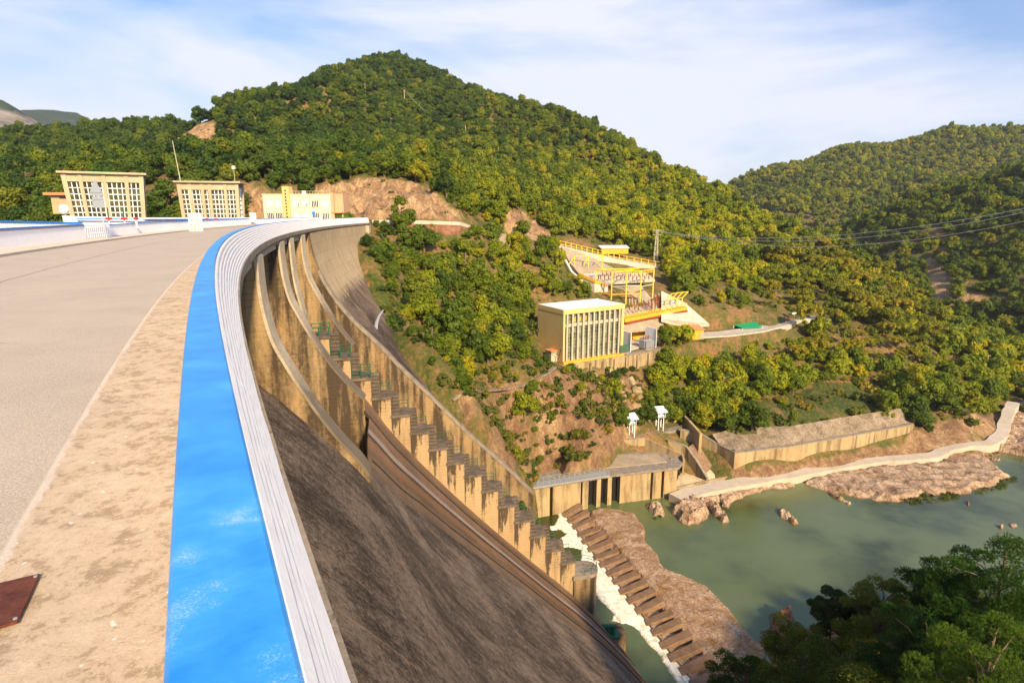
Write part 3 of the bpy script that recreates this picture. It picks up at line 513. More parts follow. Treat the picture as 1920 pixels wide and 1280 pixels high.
CE=[(-10,51.6),(7.6,51.6),(8.5,54),(10.7,56.2),(14.5,60.8),(21.5,64.2),(28,66),(45,66.8),(60,67)]
def cedge(o): return float(np.interp(o,[a for a,_ in CE],[b for _,b in CE]))
def dzs(s_,o):
    return (-14. if o<(float(np.interp(s_,[54,63,70,75],[8.1,8.6,9.05,9.35])) if s_<76.2 else 8.4) else 0.)-(6. if s_>84.5 else 0.)
def gridface(name,n0,sf,mat_,dz=lambda s,o:0.):
    P=chs;mb=MB();uv=[];m=n0;L=[0.]
    for a,b in zip(P[:-1],P[1:]): L.append(L[-1]+math.hypot(b[0]-a[0],b[1]-a[1]))
    for i in range(m+1):
        for j,(o,z) in enumerate(P):
            a,b=sf(o);s_=a+(b-a)*i/m;mb.v.append(crest(s_,o,z+dz(s_,o)));uv.append(((70+14*(s_-a)/(82.5-a)) if b>100 else s_,L[j]))
    n=len(P)
    for i in range(m):
        for j in range(n-1): mb.f.append((i*n+j,(i+1)*n+j,(i+1)*n+j+1,i*n+j+1))
    mb.uv=uv;return mb.build(name,mat_,smooth=True)
def abf():
    P=fine([p for p in g2s if p[0]<42],1);L=[0.];mb=MB();uv=[];ss=np.arange(109.6,184,1.2)
    for a,b in zip(P[:-1],P[1:]): L.append(L[-1]+math.hypot(b[0]-a[0],b[1]-a[1]))
    n=len(P)
    for s_ in ss:
        for (o,z),l in zip(P,L): mb.v.append(crest(s_,o,z));uv.append((s_,l))
    for i in range(len(ss)-1):
        om=float(np.interp(ss[i],[110,112,116,121,131,142,151,157,164,184],[41,38,24,20,15.5,11.5,8.5,6.5,5.5,4]))
        for j in range(n-1):
            if P[j][0]<om: mb.f.append((i*n+j,(i+1)*n+j,(i+1)*n+j+1,i*n+j+1))
    mb.uv=uv;return mb.build('abutment_face',M['face2'],smooth=True)
q=gridface('rough_face',50,lambda o:(-30,cedge(o)),M['face']);dp(q)['label']='dark lichen-blackened sloping face nearest the camera'
q=gridface('spillway_chute',90,lambda o:(cedge(o),108.6),M['chute'],dzs);dp(q)['label']='spillway chute with brown and white stripes running down it'
af=dp(abf());af['label']='far smooth curved face, pale above and dark below'
#KW along the chute
for t_ in (.14,.44,.74):
    mb=MB();PP=[p for p in fine(chs,2) if p[0]>8.8];n=len(PP)
    for dz_,ds_ in ((-.3,0),(.22,0),(.22,.22),(-.3,.22)):
        for o,z in PP: a=cedge(o);mb.v.append(crest(a+(82.2-a)*t_+ds_,o,z+dz_+dzs(80,o)))
    for k in range(3): mb.f+=[(k*n+i,k*n+i+1,(k+1)*n+i+1,(k+1)*n+i) for i in range(n-1)]
    dp(mb.build('chute_rib',M['face'],fixn=True))
# piers
pp=[(.3,-3.2),(.3,-5.5),(.45,-7.5),(.9,-10),(1.55,-11.5),(2.6,-13.8),(3.7,-15.9),(4.9,-18),(6.1,-19.8),(7.2,-21.2),(8.9,-23.2)]
def pier(s0,s1,prof,tail,lab):
    pr=smoothp(prof,2)+tail;pier_=dp(sweep('pier',pr,s0,s1,s1-s0,M['pier']));pier_['label']=lab
    nose=smoothp(prof,2);m=MB();n=len(nose)
    for s_,d_ in ((s0-.07,.03),(s1+.02,.34),(s1+.02,-.3),(s0-.07,-.22)):
        for o,z in nose: m.v.append(crest(s_,o+d_,z))
    for k in range(4): m.f+=[(k*n+i,k*n+i+1,((k+1)%4)*n+i+1,((k+1)%4)*n+i) for i in range(n-1)]
    m.f+=[(0,n,2*n,3*n),(n-1,2*n-1,3*n-1,4*n-1)]
    m.build('nose_edge',M['pier_nose'],pier_,fixn=True)
    return pier_
pier(50,52.2,pp[:-1]+[(7.9,-22.6)],[(7.9,-34),(-9,-34),(-9,-3.2)],'nearest spillway pier, pale narrow front edge over a tan side wall')
pier(75,77.2,pp,[(8.9,-40),(-9,-40),(-9,-3.2)],'tall spillway pier with a vertical nose and black-stained side')
pier(86.5,88,[(.3,-3.2),(.35,-7),(.6,-10),(1.1,-12.4),(1.5,-14.5)],[(1.5,-20),(-9,-20),(-9,-3.2)],'slim pier behind the head of the stairs')
pier(99.5,101.3,pp[:-1],[(7.3,-34),(-9,-34),(-9,-3.2)],'farthest spillway pier before the smooth face')
# gate leaves inside the bays
for a,b in ((51.6,75),(76.8,86.5),(88,99.5),(101,108.6),(28,50)):
    dp(sweep('gate_leaf',[(-4.3,-3.3),(-4.3,-10.8),(-4.6,-10.8),(-4.6,-3.3)],a,b,2.,M['pier']))
# training wall beside the smooth face
tw=[(.3,-3.2),(.35,-5),(.95,-8),(1.8,-10.6),(3.2,-13.5),(6.3,-18.2),(11,-23),(15,-27.9),(20,-33.3),(27.4,-41.8),(34,-48.2),(40,-55)]
w_=dp(sweep('training_wall',smoothp(tw,2)+[(40,-79),(34,-79),(28,-66),(18,-56),(8,-46),(-4,-40),(-4,-3.2)],108.6,109.6,1.,M['pier']));w_['label']='long straight tan wall between the stairs and the smooth face'
cp=smoothp(tw,2);cc=sweep('wall_cap',[(o+.1,z+.12) for o,z in cp if z<-9]+[(o-.25,z-.3) for o,z in reversed(cp) if z<-9],108.45,109.9,1.45,M['cap']);par(cc,w_)
# stair wall
st=[(2.2,-16.2),(6.0,-20.8),(10.2,-25.6),(14.4,-30.2),(18.8,-34.9),(23.6,-39.2),(29.7,-46.1),(35.3,-52.5),(41.0,-58.3)]
def stz(o): return float(np.interp(o,[a for a,_ in st],[b for _,b in st]))
def chz(o): return float(np.interp(o,[a for a,_ in chs],[b for _,b in chs]))
top=[];NL=15;lo=np.linspace(2.2,41.0,NL+1);S0,S1=82.2,85.6
for i in range(NL):
    a,b=lo[i],lo[i+1];za,zb=stz(a),stz(b);mid=a+(b-a)*.42
    top.append((a,za));top.append((mid,za))
    for k in range(1,6):
        o_=mid+(b-mid)*k/6;z_=za+(zb-za)*k/6;top.append((o_,za+(zb-za)*(k-1)/6-.0));top.append((o_,z_))
    top.append((b,za+(zb-za)*5/6));
top.append((41.0,stz(41.0)))
# main wall mass sits below the flights; landings overhang on the camera side
base=[(o,stz(o)-.9) for o in np.linspace(2.2,41,24)]
sw=dp(sweep('stair_wall',[(o,z-.0) for o,z in top]+[(45.2,-58.3),(45.2,-79),(36,-79)]+[(o,chz(o)-3) for o in np.linspace(40,2,14)]+[(-1,-20),(-1,-16.2)],S0+1.3,S1,3.,M['pier']));sw['label']='stepped tan wall carrying the green-railed stairs'
MTI=Matrix.Translation(-dam.location)
for i in range(NL):
    a,b=lo[i],lo[i+1];p_=b-a;za=stz(a);zn=stz(b) if i<NL-1 else stz(b)
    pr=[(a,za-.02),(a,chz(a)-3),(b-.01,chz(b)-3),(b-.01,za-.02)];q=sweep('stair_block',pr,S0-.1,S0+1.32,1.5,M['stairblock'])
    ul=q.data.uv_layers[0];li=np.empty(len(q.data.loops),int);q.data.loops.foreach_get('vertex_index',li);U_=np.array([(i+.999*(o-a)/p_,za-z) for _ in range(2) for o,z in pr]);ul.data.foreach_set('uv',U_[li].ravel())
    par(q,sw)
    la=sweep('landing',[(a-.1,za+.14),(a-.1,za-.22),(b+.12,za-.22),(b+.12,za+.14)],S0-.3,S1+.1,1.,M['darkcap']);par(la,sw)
    if i==NL-1: continue
    mb=MB();ns=7;h=(za-zn)/ns
    for k in range(ns):
        sa=S0+.15+k*.36;z0=zn+k*h;z1=z0+h
        for oo,zz0,zz1,ss in ((0,z0+.1,z1-.1,.12),(-.06,z1-.1,z1+.0,0)):
            A=[crest(s_,o_,z_) for s_ in (sa+ss,S1-.2) for o_,z_ in ((b+.02,zz0),(b+p_*.46,zz0),(b+p_*.46,zz1),(b+.02,zz1))]
            mb.add(A,[(0,1,2,3),(7,6,5,4),(0,4,5,1),(1,5,6,2),(2,6,7,3),(3,7,4,0)])
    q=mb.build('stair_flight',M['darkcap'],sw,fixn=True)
# green handrails
rail=MB();
for s_,off in ((S1+.05,0),(S0-.1,0)):
    pl=[]
    for i in range(NL):
        a,b=lo[i],lo[i+1];za=stz(a);m_=b
        for o_ in (a+.1,(a+b)/2,m_):
            if s_<84 and i>2: continue
            rail.bar(crest(s_,o_,za),crest(s_,o_,za+1.3),.12)
        if not(s_<84 and i>2): pl+=[(s_,a+.1,za+1.25),(s_,m_,za+1.25)]
    for h_ in (0,-.5):
        rail.tube([crest(q[0],q[1],q[2]+h_) for q in pl],.065,5)
# rail round the end platform
arc=[(84.+2.3*math.cos(t_),43.0+2.4*math.sin(t_)) for t_ in np.linspace(-.9,math.pi+.2,9)]
for s_,o_ in arc: rail.bar(crest(s_,o_,-58.2),crest(s_,o_,-57.1),.06)
for h_ in (-57.1,-57.6): rail.tube([crest(s_,o_,h_) for s_,o_ in arc],.04,5)
for h_ in (.9,1.5): rail.tube([crest(S1+.3,o_,stz(o_)+h_) for o_ in np.linspace(6,41,12)],.06,5)
rl=rail.build('handrail',M['green']);dp(rl);rl['label']='green tubular handrail stepping down with the stairs'
mb=MB();pl=[crest(84+2.5*math.cos(t_),43.+2.6*math.sin(t_))[:2] for t_ in np.linspace(-math.pi*.15,math.pi*1.15,14)];pl=[crest(86.3,40.6)[:2]]+pl+[crest(81.6,40.6)[:2]]
mb.prism(pl,-58.9,-58.25);q=mb.build('end_platform',M['cap']);dp(q)
mb=MB();mb.prism([((x-crest(84,43)[0])*.94+crest(84,43)[0],(y-crest(84,43)[1])*.94+crest(84,43)[1]) for x,y in pl],-70,-58.9);dp(mb.build('platform_block',M['pier'],fixn=True))
mb=MB();mb.prism([crest(s_,o_)[:2] for s_,o_ in ((81.5,45.5),(85,45.5),(84.5,50.5),(81.5,50.5))],-79,-70.5);dp(mb.build('outlet_pier',M['pier'],fixn=True))
mb=MB();c_=crest(81.3,47.,-69);
for k in range(3): mb.tube([(c_[0]-.8+k*.8,c_[1],-69.9),(c_[0]-.8+k*.8,c_[1],-68.2)],.45,8)
mb.bar((c_[0]-1.6,c_[1],-69.9),(c_[0]+1.8,c_[1],-69.9),2.2,.25);mb.tube([(c_[0]-1.2,c_[1],-68.4),(c_[0]+1.4,c_[1],-68.4)],.35,8)
dp(mb.build('valve_gear',M['green']))
# crest deck, fascia, girders and brackets
dp(sweep('crest_deck',[(.30,-2.51),(.30,-2.95),(.05,-3.2),(-13.2,-3.2),(-13.2,-2.1),(.05,-2.1)],-30,182,2.,M['cap']))
dp(sweep('fascia',[(.44,-2.5),(.44,-2.98),(.31,-2.98),(.31,-2.5)],2,180,2.,M['cap']))
for a,b in ((51.8,74.9),(77,86.4),(88.1,99.4),(28,49.9)):
    dp(sweep('girder',[(-.1,-3.21),(-.1,-4.0),(-.7,-4.0),(-.7,-3.21)],a,b,2.,M['pier_nose']))
for k,s_ in enumerate(np.arange(30,108,2.6)):
    dp(sweep('bracket',[(.30,-2.99),(.12,-3.5),(-.3,-3.5),(-.3,-3.22),(.0,-3.19)],s_,s_+.45,.45,M['pier_nose']))
# vertical construction joints on the smooth face
for s_ in (124,138,152,165):
    pr=[(o+.03,z) for o,z in g2s if z>-22]+[(o-.1,z) for o,z in reversed(g2s) if z>-22]
    dp(sweep('joint_seam',pr,s_,s_+.22,.22,M['blockc']))
q=sweep('abutment_pier',[(1.2,-3.2),(1.2,-9),(-3,-9),(-3,-3.2)],176.5,178.5,2.,M['pier_nose']);dp(q)
# street surfaces on the crest
def band(name,o0,o1,z,mat_,n=1,s0=-30,s1=182):
    pr=[(o0+(o1-o0)*i/n,z) for i in range(n+1)];q=sweep(name,pr,s0,s1,1.5,mat_,closed=False,uvm='so');return struct(q)
band('road',-10.35,-1.25,-2.03,M['road'],4,s1=200)
sweepP=sweep('pavement',[(-.262,-1.90),(-1.27,-1.915),(-1.31,-1.96),(-1.33,-2.08),(-.262,-2.08)],-30,182,1.5,M['pave'],uvm='so');struct(sweepP)
sp2=sweep('pavement',[(-10.3,-1.9),(-12.05,-1.88),(-12.05,-2.08),(-10.35,-2.08)],-30,178,1.5,M['pave'],uvm='so');struct(sp2)
# near parapet : ribbed outer face + blue coping
par_=thing('parapet_wall','white ribbed parapet with a blue coping curving away along the downstream edge','parapet',crest(0,0,-2))
rib=[(0,-1.062)];NR=9
for i in range(NR):
    t0,t1=i/NR,(i+1)/NR;o0,o1=.02+.38*t0,.02+.38*t1;z0,z1=-1.075-1.435*t0,-1.075-1.435*t1
    rib+=[(o0-.004,z0),(o0+(o1-o0)*.38+.010,z0+(z1-z0)*.3),(o0+(o1-o0)*.72+.009,z0+(z1-z0)*.72),(o1-.007,z1)]
rib+=[(.30,-2.53),(.05,-2.3),(-.263,-2.3),(-.25,-1.062)]
def fnear(a,b): return a+(b-a)*0
def sw2(name,pr,mat_,parent,uvm=None,w=0.):
    ss=np.concatenate([np.arange(-8,12,.1),np.arange(12,40,.5),np.arange(40,182.1,1.5)]);mb=MB();uv=[];n=len(pr)
    for s in ss:
        for j,(o,z) in enumerate(pr):
            d=(vn(s*1.3,z*3+5)-.5)*w+(vn(s*7,z*9)-.5)*w*.35;mb.v.append(crest(s,o+(d if o>.001 else 0),z));uv.append((s,o))
    for i in range(len(ss)-1):
        for j in range(n): mb.f.append((i*n+j,(i+1)*n+j,(i+1)*n+(j+1)%n,i*n+(j+1)%n))
    mb.f+=[tuple(range(n)),tuple((len(ss)-1)*n+k for k in range(n-1,-1,-1))];mb.uv=uv;q=mb.build(name,mat_,None,fixn=True);return par(q,parent)
sw2('ribbed_panel',rib,M['ribbed'],par_,w=.010)
sw2('coping',[(0.,-1.06),(.006,-1.012),(-.006,-1.0),(-.257,-1.0),(-.269,-1.012),(-.263,-1.06)],M['coping'],par_)
# far parapet on the upstream side
lp=thing('parapet_wall','plain white parapet across the road with a thin dark blue top rail','parapet',crest(60,-12.2,-1.9))
def lw(n_,pr,a,b,m_): return par(sweep(n_,pr,a,b,1.5,m_),lp)
lw('wall',[(-12.05,-1.9),(-12.12,-.95),(-12.35,-.95),(-12.4,-1.9)],-30,54.5,M['white'])
lw('wall',[(-12.05,-1.9),(-12.12,-.95),(-12.35,-.95),(-12.4,-1.9)],60.2,178,M['white'])
lw('sandy_strip',[(-12.09,-.95),(-12.10,-.87),(-12.38,-.87),(-12.38,-.95)],-30,54.5,M['pave'])
lw('blue_top',[(-12.05,-.87),(-12.05,-.78),(-12.42,-.78),(-12.42,-.87)],-30,54.5,M['bluep'])
lw('blue_top',[(-12.05,-.95),(-12.05,-.88),(-12.42,-.88),(-12.42,-.95)],60.2,178,M['bluep'])
mb=MB()
for k in range(13):
    s_=54.6+k*.46;mb.bar(crest(s_,-12.15,-1.85),crest(s_,-12.15,-.9),.12,.12);mb.tube([crest(s_,-12.15,-1.25),crest(s_+.2,-12.12,-1.05),crest(s_+.2,-12.12,-.95)],.05,4)
for z_ in (-.9,-1.3,-1.55,-1.85): mb.bar(crest(54.6,-12.15,z_),crest(60.2,-12.15,z_),.1,.07)
par(mb.build('balustrade',M['white']),lp)
# ------------------------------------------------------------------ river works
def polywall(top,zb,th=.8,mb=None):
    """wall under a poly-line of world points (top), down to zb (number or list), thickness th to the left of travel"""
    mb=mb or MB();n=len(top);zb=zb if hasattr(zb,'__len__') else [zb]*n;P=[]
    for i,p in enumerate(top):
        a=top[max(i-1,0)];b=top[min(i+1,n-1)];dx,dy=b[0]-a[0],b[1]-a[1];l=math.hypot(dx,dy);P.append((p[0]-dy/l*th,p[1]+dx/l*th))
    v=[];
    for p,q,z in zip(top,P,zb): v+=[(p[0],p[1],z),(p[0],p[1],p[2]),(q[0],q[1],p[2]),(q[0],q[1],z)]
    f=[(0,1,2,3),(4*n-1,4*n-2,4*n-3,4*n-4)]
    for i in range(n-1):
        b=4*i
        for k in range(4): f.append((b+k,b+4+k,b+4+(k+1)%4,b+(k+1)%4))
    return mb.add(v,f)
def cap_on(top,parent,mat_=None,th=1.1,h=.25,name='wall_cap'):
    return polywall([(p[0],p[1],p[2]+h) for p in top],[p[2]+.01 for p in top],th).build(name,mat_ or M['cap'],parent,fixn=True)
def T0(name,label,cat,group=None): return thing(name,label,cat,group=group)
A_=(5.6,135.6);B_=(26.8,143.);C_=(44.6,147.6)
ob=T0('outlet_structure','low tan concrete outlet block with dark gate slots standing in the water','outlet')
def lerp2(t):  # t in metres along A-B-C
    lab=math.dist(A_,B_);lbc=math.dist(B_,C_)
    if t<lab: k=t/lab;a,b=A_,B_
    else: k=min(1,(t-lab)/lbc);a,b=B_,C_
    return (a[0]+(b[0]-a[0])*k,a[1]+(b[1]-a[1])*k)
solid=[(0,4.2),(5.0,12.8),(13.3,15.0),(17.4,18.6),(20.6,21.8),(24.2,33.0),(33.7,36.2),(37.0,40.9)]
for a,b in solid:
    mb=polywall([(*lerp2(a),-67.1),(*lerp2(b),-67.1)],-78,2.2);mb.build('wall_section',M['wallconc'],ob,fixn=True)
mb=polywall([(*lerp2(0),-67.15),(*lerp2(22.4),-67.15),(*lerp2(40.9),-67.15)],-78,.3)
mb.v=[(x-.36*2.0*-1*0+(-.36)*1.9,y+.93*1.9,z) for x,y,z in mb.v];mb.build('slot_dark',M['black'],ob,fixn=True)  # black sheet behind the wall gaps, the shade inside them put into colour
deck=[(5.2,135.2),(26.6,142.6),(44.9,147.2),(47,150.5),(46.6,155),(43.2,158),(25,157.5),(20,151),(6,147)]
mb=MB();mb.prism(deck,-67.1,-66.5);mb.build('deck',M['cap'],ob,bevel=.08)
mb=MB();mb.prism([(24,146.2),(42.5,150.6),(41,156),(26,155.4)],-66.49,-66.3);mb.build('timber_deck',M['paleslope'],ob)
tp=[(22.5,150.,-63.6),(25.2,157.2,-63.6),(38.5,160.5,-63.4)];polywall(tp,-67,.5).build('upstand_wall',M['wallconc'],ob,fixn=True);cap_on(tp,ob,th=.6)
tp=[(38.5,160.5,-63.4),(47.3,153.5,-65.4),(46.8,150.5,-65.6)];polywall(tp,-70,.5).build('upstand_wall',M['wallconc'],ob,fixn=True)
wk=T0('walkway','grey steel walkway with mesh railing along the edge of the outlet block','walkway')
mb=MB();mb.prism([(4.8,134.4),(25.2,141.6),(24.4,144.2),(5.2,137.4)],-66.48,-66.1);mb.build('deck_plate',M['steel'],wk)
mb=MB()
for q in ((4.9,134.6,25.2,141.8),(5.3,137.2,24.4,144.0)):
    for k in range(15):
        t_=k/14;x=q[0]+(q[2]-q[0])*t_;y=q[1]+(q[3]-q[1])*t_;mb.bar((x,y,-66.1),(x,y,-65.0),.07)
    for z in (-65.,-65.4,-65.75): mb.bar((q[0],q[1],z),(q[2],q[3],z),.06)
mb.build('railing',M['steel'],wk)
lp_=T0('lamp_post','short grey lamp post standing on the outlet deck','lamp');mb=MB();mb.tube([(20.5,147.5,-66.5),(20.5,147.5,-62)],.12,6);mb.build('pole',M['steel'],lp_);mb=MB();mb.tube([(20.4,147.5,-62),(20.9,147.4,-61.6),(21.8,147.2,-61.5)],.14,6);mb.build('lamp_head',M['steel'],lp_)
# sloping channel between outlet block and river wall
ch=T0('side_channel','sloping tan concrete channel walls running down beside the outlet block','channel')
Z=lambda x,y,z: tuple(atz(x,y,z))
tp=[Z(1258,858,-66),Z(1275,880,-69.5),Z(1300,895,-72),Z(1325,902,-73.4)];polywall(tp,-78,.6).build('wing_wall',M['wallconc'],ch,fixn=True)
tp=[Z(1252,826,-65.5),Z(1285,837,-66.5),Z(1305,865,-69.5),Z(1325,898,-73)];polywall(tp,-78,.7).build('wing_wall',M['wallconc'],ch,fixn=True);cap_on(tp,ch,th=.8)
v=[Z(1290,838,-66.8),Z(1306,827,-66.6),Z(1335,872,-71.5),Z(1318,888,-72.5)];mb=MB();mb.add(v+[(x,y,z-1.5) for x,y,z in v],[(0,1,2,3),(7,6,5,4),(0,4,5,1),(1,5,6,2),(2,6,7,3),(3,7,4,0)]);mb.build('ramp_slab',M['blockc'],ch,fixn=True)
v=[Z(1320,890,-73),Z(1335,872,-72),Z(1385,884,-73.6),Z(1330,899,-74)];mb=MB();mb.add(v+[(x,y,z-1.5) for x,y,z in v],[(0,1,2,3),(7,6,5,4),(0,4,5,1),(1,5,6,2),(2,6,7,3),(3,7,4,0)]);mb.build('channel_floor',M['pave'],ch,fixn=True)
v=[Z(1266,912,-73),Z(1275,882,-70.),Z(1322,900,-73.2),Z(1270,925,-74)];mb=MB();mb.add(v+[(x,y,z-1.5) for x,y,z in v],[(0,1,2,3),(7,6,5,4),(0,4,5,1),(1,5,6,2),(2,6,7,3),(3,7,4,0)]);mb.build('channel_floor',M['paleslope'],ch,fixn=True)
tp=[Z(1265,914,-73.),Z(1320,902,-73),Z(1385,889,-73)];polywall(tp,-78,.5).build('low_wall',M['wallconc'],ch,fixn=True)
# footbridge and intake wall with hoist towers
fb=T0('footbridge','low concrete footbridge over a two-bay channel mouth','bridge')
a=np.array(Z(1186,824,-64.2));b=np.array(Z(1278,803,-64.2));polywall([tuple(a),tuple(b)],-65.2,2.2).build('deck',M['cap'],fb,fixn=True)
mb=MB()
for k in range(9):
    p=a+(b-a)*k/8;mb.bar(p,p+np.array([0,0,1.]),.07)
for h in (.5,1.): mb.bar(a+np.array([0,0,h]),b+np.array([0,0,h]),.06)
mb.build('railing',M['steel'],fb)
for t_ in (0.02,.48,.96):
    p=a+(b-a)*t_;mb=MB();mb.box(p[0]-.35,p[0]+.35,p[1],p[1]+2.,-72,-65.21);mb.build('pier',M['wallconc'],fb)
tp=[tuple(a+np.array([-1,4.5,2.6])),tuple(b+np.array([1,5.,3.4]))]
iw=T0('intake_wall','tan retaining wall behind the two hoist towers','wall');polywall(tp,-74,.8).build('wall',M['wallconc'],iw,fixn=True)
tp=[tuple(b+np.array([1,5.,3.4])),Z(1312,812,-62.5)];polywall(tp,-72,.8).build('wall',M['wallconc'],iw,fixn=True)
mb=MB();mb.prism([tuple((a+np.array([-2.,1.8,0]))[:2]),tuple((b+np.array([1,1.8,0]))[:2]),tuple((b+np.array([1,5,0]))[:2]),tuple((a+np.array([-2,4.6,0]))[:2])],-65.4,-64.3);mb.build('ledge',M['redrock'],iw)
def hoist(px,py,lab):
    p=atz(px,py,-64.25);t=thing('hoist_tower',lab,'hoist tower',(p[0],p[1],-64.25),R_(12),'hoist towers by the channel mouth')
    for sx in(-.8,.8):
        for sy in(-.8,.8): mb=MB();mb.bar((sx,sy,0),(sx,sy,4.9),.2);mb.build('leg',M['white'],t)
    mb=MB();mb.box(-1.2,1.2,-1.2,1.2,4.6,4.8);mb.build('platform',M['steel'],t)
    mb=MB();mb.box(-.8,.5,-.6,.6,4.82,5.9);mb.tube([(.7,-.9,5.2),(.7,.9,5.2)],.3,8);mb.build('winch',M['white'],t)
    mb=MB();
    for z in (5.2,5.6,6.):
        for q in (((-1.2,-1.2),(1.2,-1.2)),((1.2,-1.2),(1.2,1.2)),((-1.2,1.2),(-1.2,-1.2))): mb.bar((*q[0],z),(*q[1],z),.05)
    mb.build('railing',M['bluep'],t)
    mb=MB();
    for sx in(-1.15,1.15):
        for sy in(-1.15,1.15): mb.bar((sx,sy,4.8),(sx,sy,6.4+(sy>0)*.55),.09)
    mb.add([(-1.7,-1.7,6.35),(1.7,-1.7,6.35),(1.7,1.7,7.3),(-1.7,1.7,7.3),(-1.7,-1.7,6.45),(1.7,-1.7,6.45),(1.7,1.7,7.4),(-1.7,1.7,7.4)],[(0,3,2,1),(4,5,6,7),(0,1,5,4),(1,2,6,5),(2,3,7,6),(3,0,4,7)]);mb.build('roof',M['roofw'],t)
hoist(1182,822,'left hoist tower on white legs at the near end of the footbridge')
hoist(1236,808,'right hoist tower on white legs behind the middle of the footbridge')
# long river wall
rw=T0('river_wall','long stained tan river wall running downstream above the path','wall')
tp=[Z(1276,806,-63.6),Z(1312,815,-64.6),Z(1345,834,-66.2),Z(1378,850,-66.4),Z(1480,838,-66.4),Z(1600,817,-66.4),Z(1710,797,-66.4),Z(1716,790,-66.)]
polywall(tp,-76,.9).build('wall',M['wallconc'],rw,fixn=True);cap_on(tp,rw,th=1.1,h=.3)
gp=[(1382,846),(1480,834),(1600,813),(1708,793),(1690,775),(1640,782),(1560,797),(1440,806),(1390,805),(1350,815)]
mb=MB();G=[Z(x,y,-66.2) for x,y in gp[:4]]+[Z(x,y,-63.6) for x,y in gp[4:]]
nx=60;v=[];f=[]
lowl=[Z(1350,836,-66.3),Z(1380,846,-66.3),Z(1480,834,-66.3),Z(1600,813,-66.3),Z(1708,793,-66.3)];hil=[Z(1335,815,-64.),Z(1390,801,-63.2),Z(1480,800,-62.8),Z(1600,780,-62.4),Z(1690,766,-62.2)]
for j in range(9):
    for i in range(nx+1):
        t_=i/nx*4;k=min(3,int(t_));u_=t_-k;A=[l+(h-l)*j/8 for l,h in zip(lowl[k],hil[k])];B=[l+(h-l)*j/8 for l,h in zip(lowl[k+1],hil[k+1])]
        p=[a_+(b_-a_)*u_ for a_,b_ in zip(A,B)];v.append((p[0],p[1],p[2]+.2+random.uniform(-.06,.06)))
for j in range(8):
    for i in range(nx): q=j*(nx+1)+i;f.append((q,q+1,q+nx+2,q+nx+1))
mb.add(v,f);struct(mb.build('gravel_bank',M['gravel']))
# riverside path: a concrete ribbon
pc=[(1268,934),(1300,922),(1350,911),(1400,903),(1460,893),(1530,881),(1600,869),(1650,862),(1700,859),(1750,855),(1778,840),(1810,834),(1855,832),(1878,815),(1884,790),(1892,768),(1900,755)]
pw=[10,13,13,12,11,10,9,7.5,6.5,6.5,6.5,6,6.5,9,9,8,5]
v=[];n=len(pc);ctr=[Z(x,y,-73.2+(0,0,0,0,0,0,0,0,.1,.3,.6,.9,1.2,1.6,2.2,2.8,3.4)[i]) for i,(x,y) in enumerate(pc)]
fx=np.linspace(0,n-1,90);cc_=np.array(ctr);cs=np.stack([np.interp(fx,range(n),cc_[:,k]) for k in range(3)],1);wd=np.interp(fx,range(n),np.array(pw))
cs[1:-1]=(cs[:-2]+2*cs[1:-1]+cs[2:])/4
for i,(p,w) in enumerate(zip(cs,wd)):
    a=cs[max(i-1,0)];b=cs[min(i+1,89)];d=b-a;l=math.hypot(d[0],d[1]);nn_=(-d[1]/l,d[0]/l);zc=p[1]*math.cos(PITCH)-p[2]*math.sin(PITCH)
    hw=1.75+.9*(1-min(1,i/40))+(vn(i*.7,3)-.5)*.6
    for sg,zz in ((-1,-3),(-1,0),(1,0),(1,-3)): v.append((p[0]+nn_[0]*hw*sg,p[1]+nn_[1]*hw*sg,p[2]+.35+zz))
mb=MB();f=[]
for i in range(89):
    for k in range(3): f.append((4*i+k,4*i+k+1,4*i+5+k,4*i+4+k))
f+=[(0,1,2,3)];mb.add(v,f);struct(mb.build('path',M['path'],fixn=True))
# rocks
struct(shelf('rock_bank',poly_w([(1500,905),(1560,885),(1640,872),(1750,868),(1800,850),(1862,845),(1852,862),(1880,885),(1900,893),(1870,915),(1810,925),(1760,930),(1700,942),(1640,935),(1600,930),(1560,925)],-74.8),-73.9,2.6,.6,.4,M['shelf'],wob=2.6,sc=5.))
struct(shelf('rock_bank',poly_w([(1262,945),(1300,930),(1400,912),(1480,905),(1500,912),(1420,925),(1340,940),(1290,950)],-74.8),-74.0,1.5,.5,.4,M['shelf'],wob=1.6,sc=4.))
struct(shelf('rock_bank',poly_w([(1385,888),(1500,872),(1700,840),(1725,800),(1780,800),(1890,760),(1925,750),(1990,800),(1990,860),(1870,838),(1810,826),(1755,840),(1700,850),(1600,862),(1500,876),(1400,893)],-73.5),-73.,1.,1.2,.5,M['shelf'],wob=1.,sc=5.))
apr=shelf('rock_apron',poly_w([(1100,955),(1135,950),(1190,962),(1212,985),(1212,1012),(1240,1040),(1245,1062),(1290,1080),(1330,1100),(1370,1140),(1400,1180),(1440,1215),(1420,1300),(1330,1330),(1300,1250),(1262,1180),(1215,1110),(1160,1035),(1110,975)],-74.4),-74.0,1.0,.22,.3,M['apron'],wob=.8,sc=3.,ridged=False);struct(apr)
def rock(name,poly,zt,lab,amp=.9,edge=1.6,mt='shelf',wob=.9):
    return tag(shelf(name,poly_w(poly,-75),zt,edge,amp,.22,M[mt],wob=wob,sc=2.2),lab,'rock')
rock('boulder',[(1255,962),(1275,942),(1300,938),(1325,945),(1334,965),(1325,978),(1290,988),(1275,978)],-73.,'large rounded pink rock at the waterside below the path')
rock('boulder',[(1205,950),(1225,944),(1245,950),(1250,965),(1245,972),(1225,968)],-73.6,'smaller pink rock between the outlet wall and the large rounded rock')
rock('boulder',[(1310,940),(1335,938),(1350,950),(1365,970),(1368,980),(1355,982),(1335,965),(1325,952)],-74.,'tapering pale rock spur pointing into the water right of the large rounded rock',edge=1.)
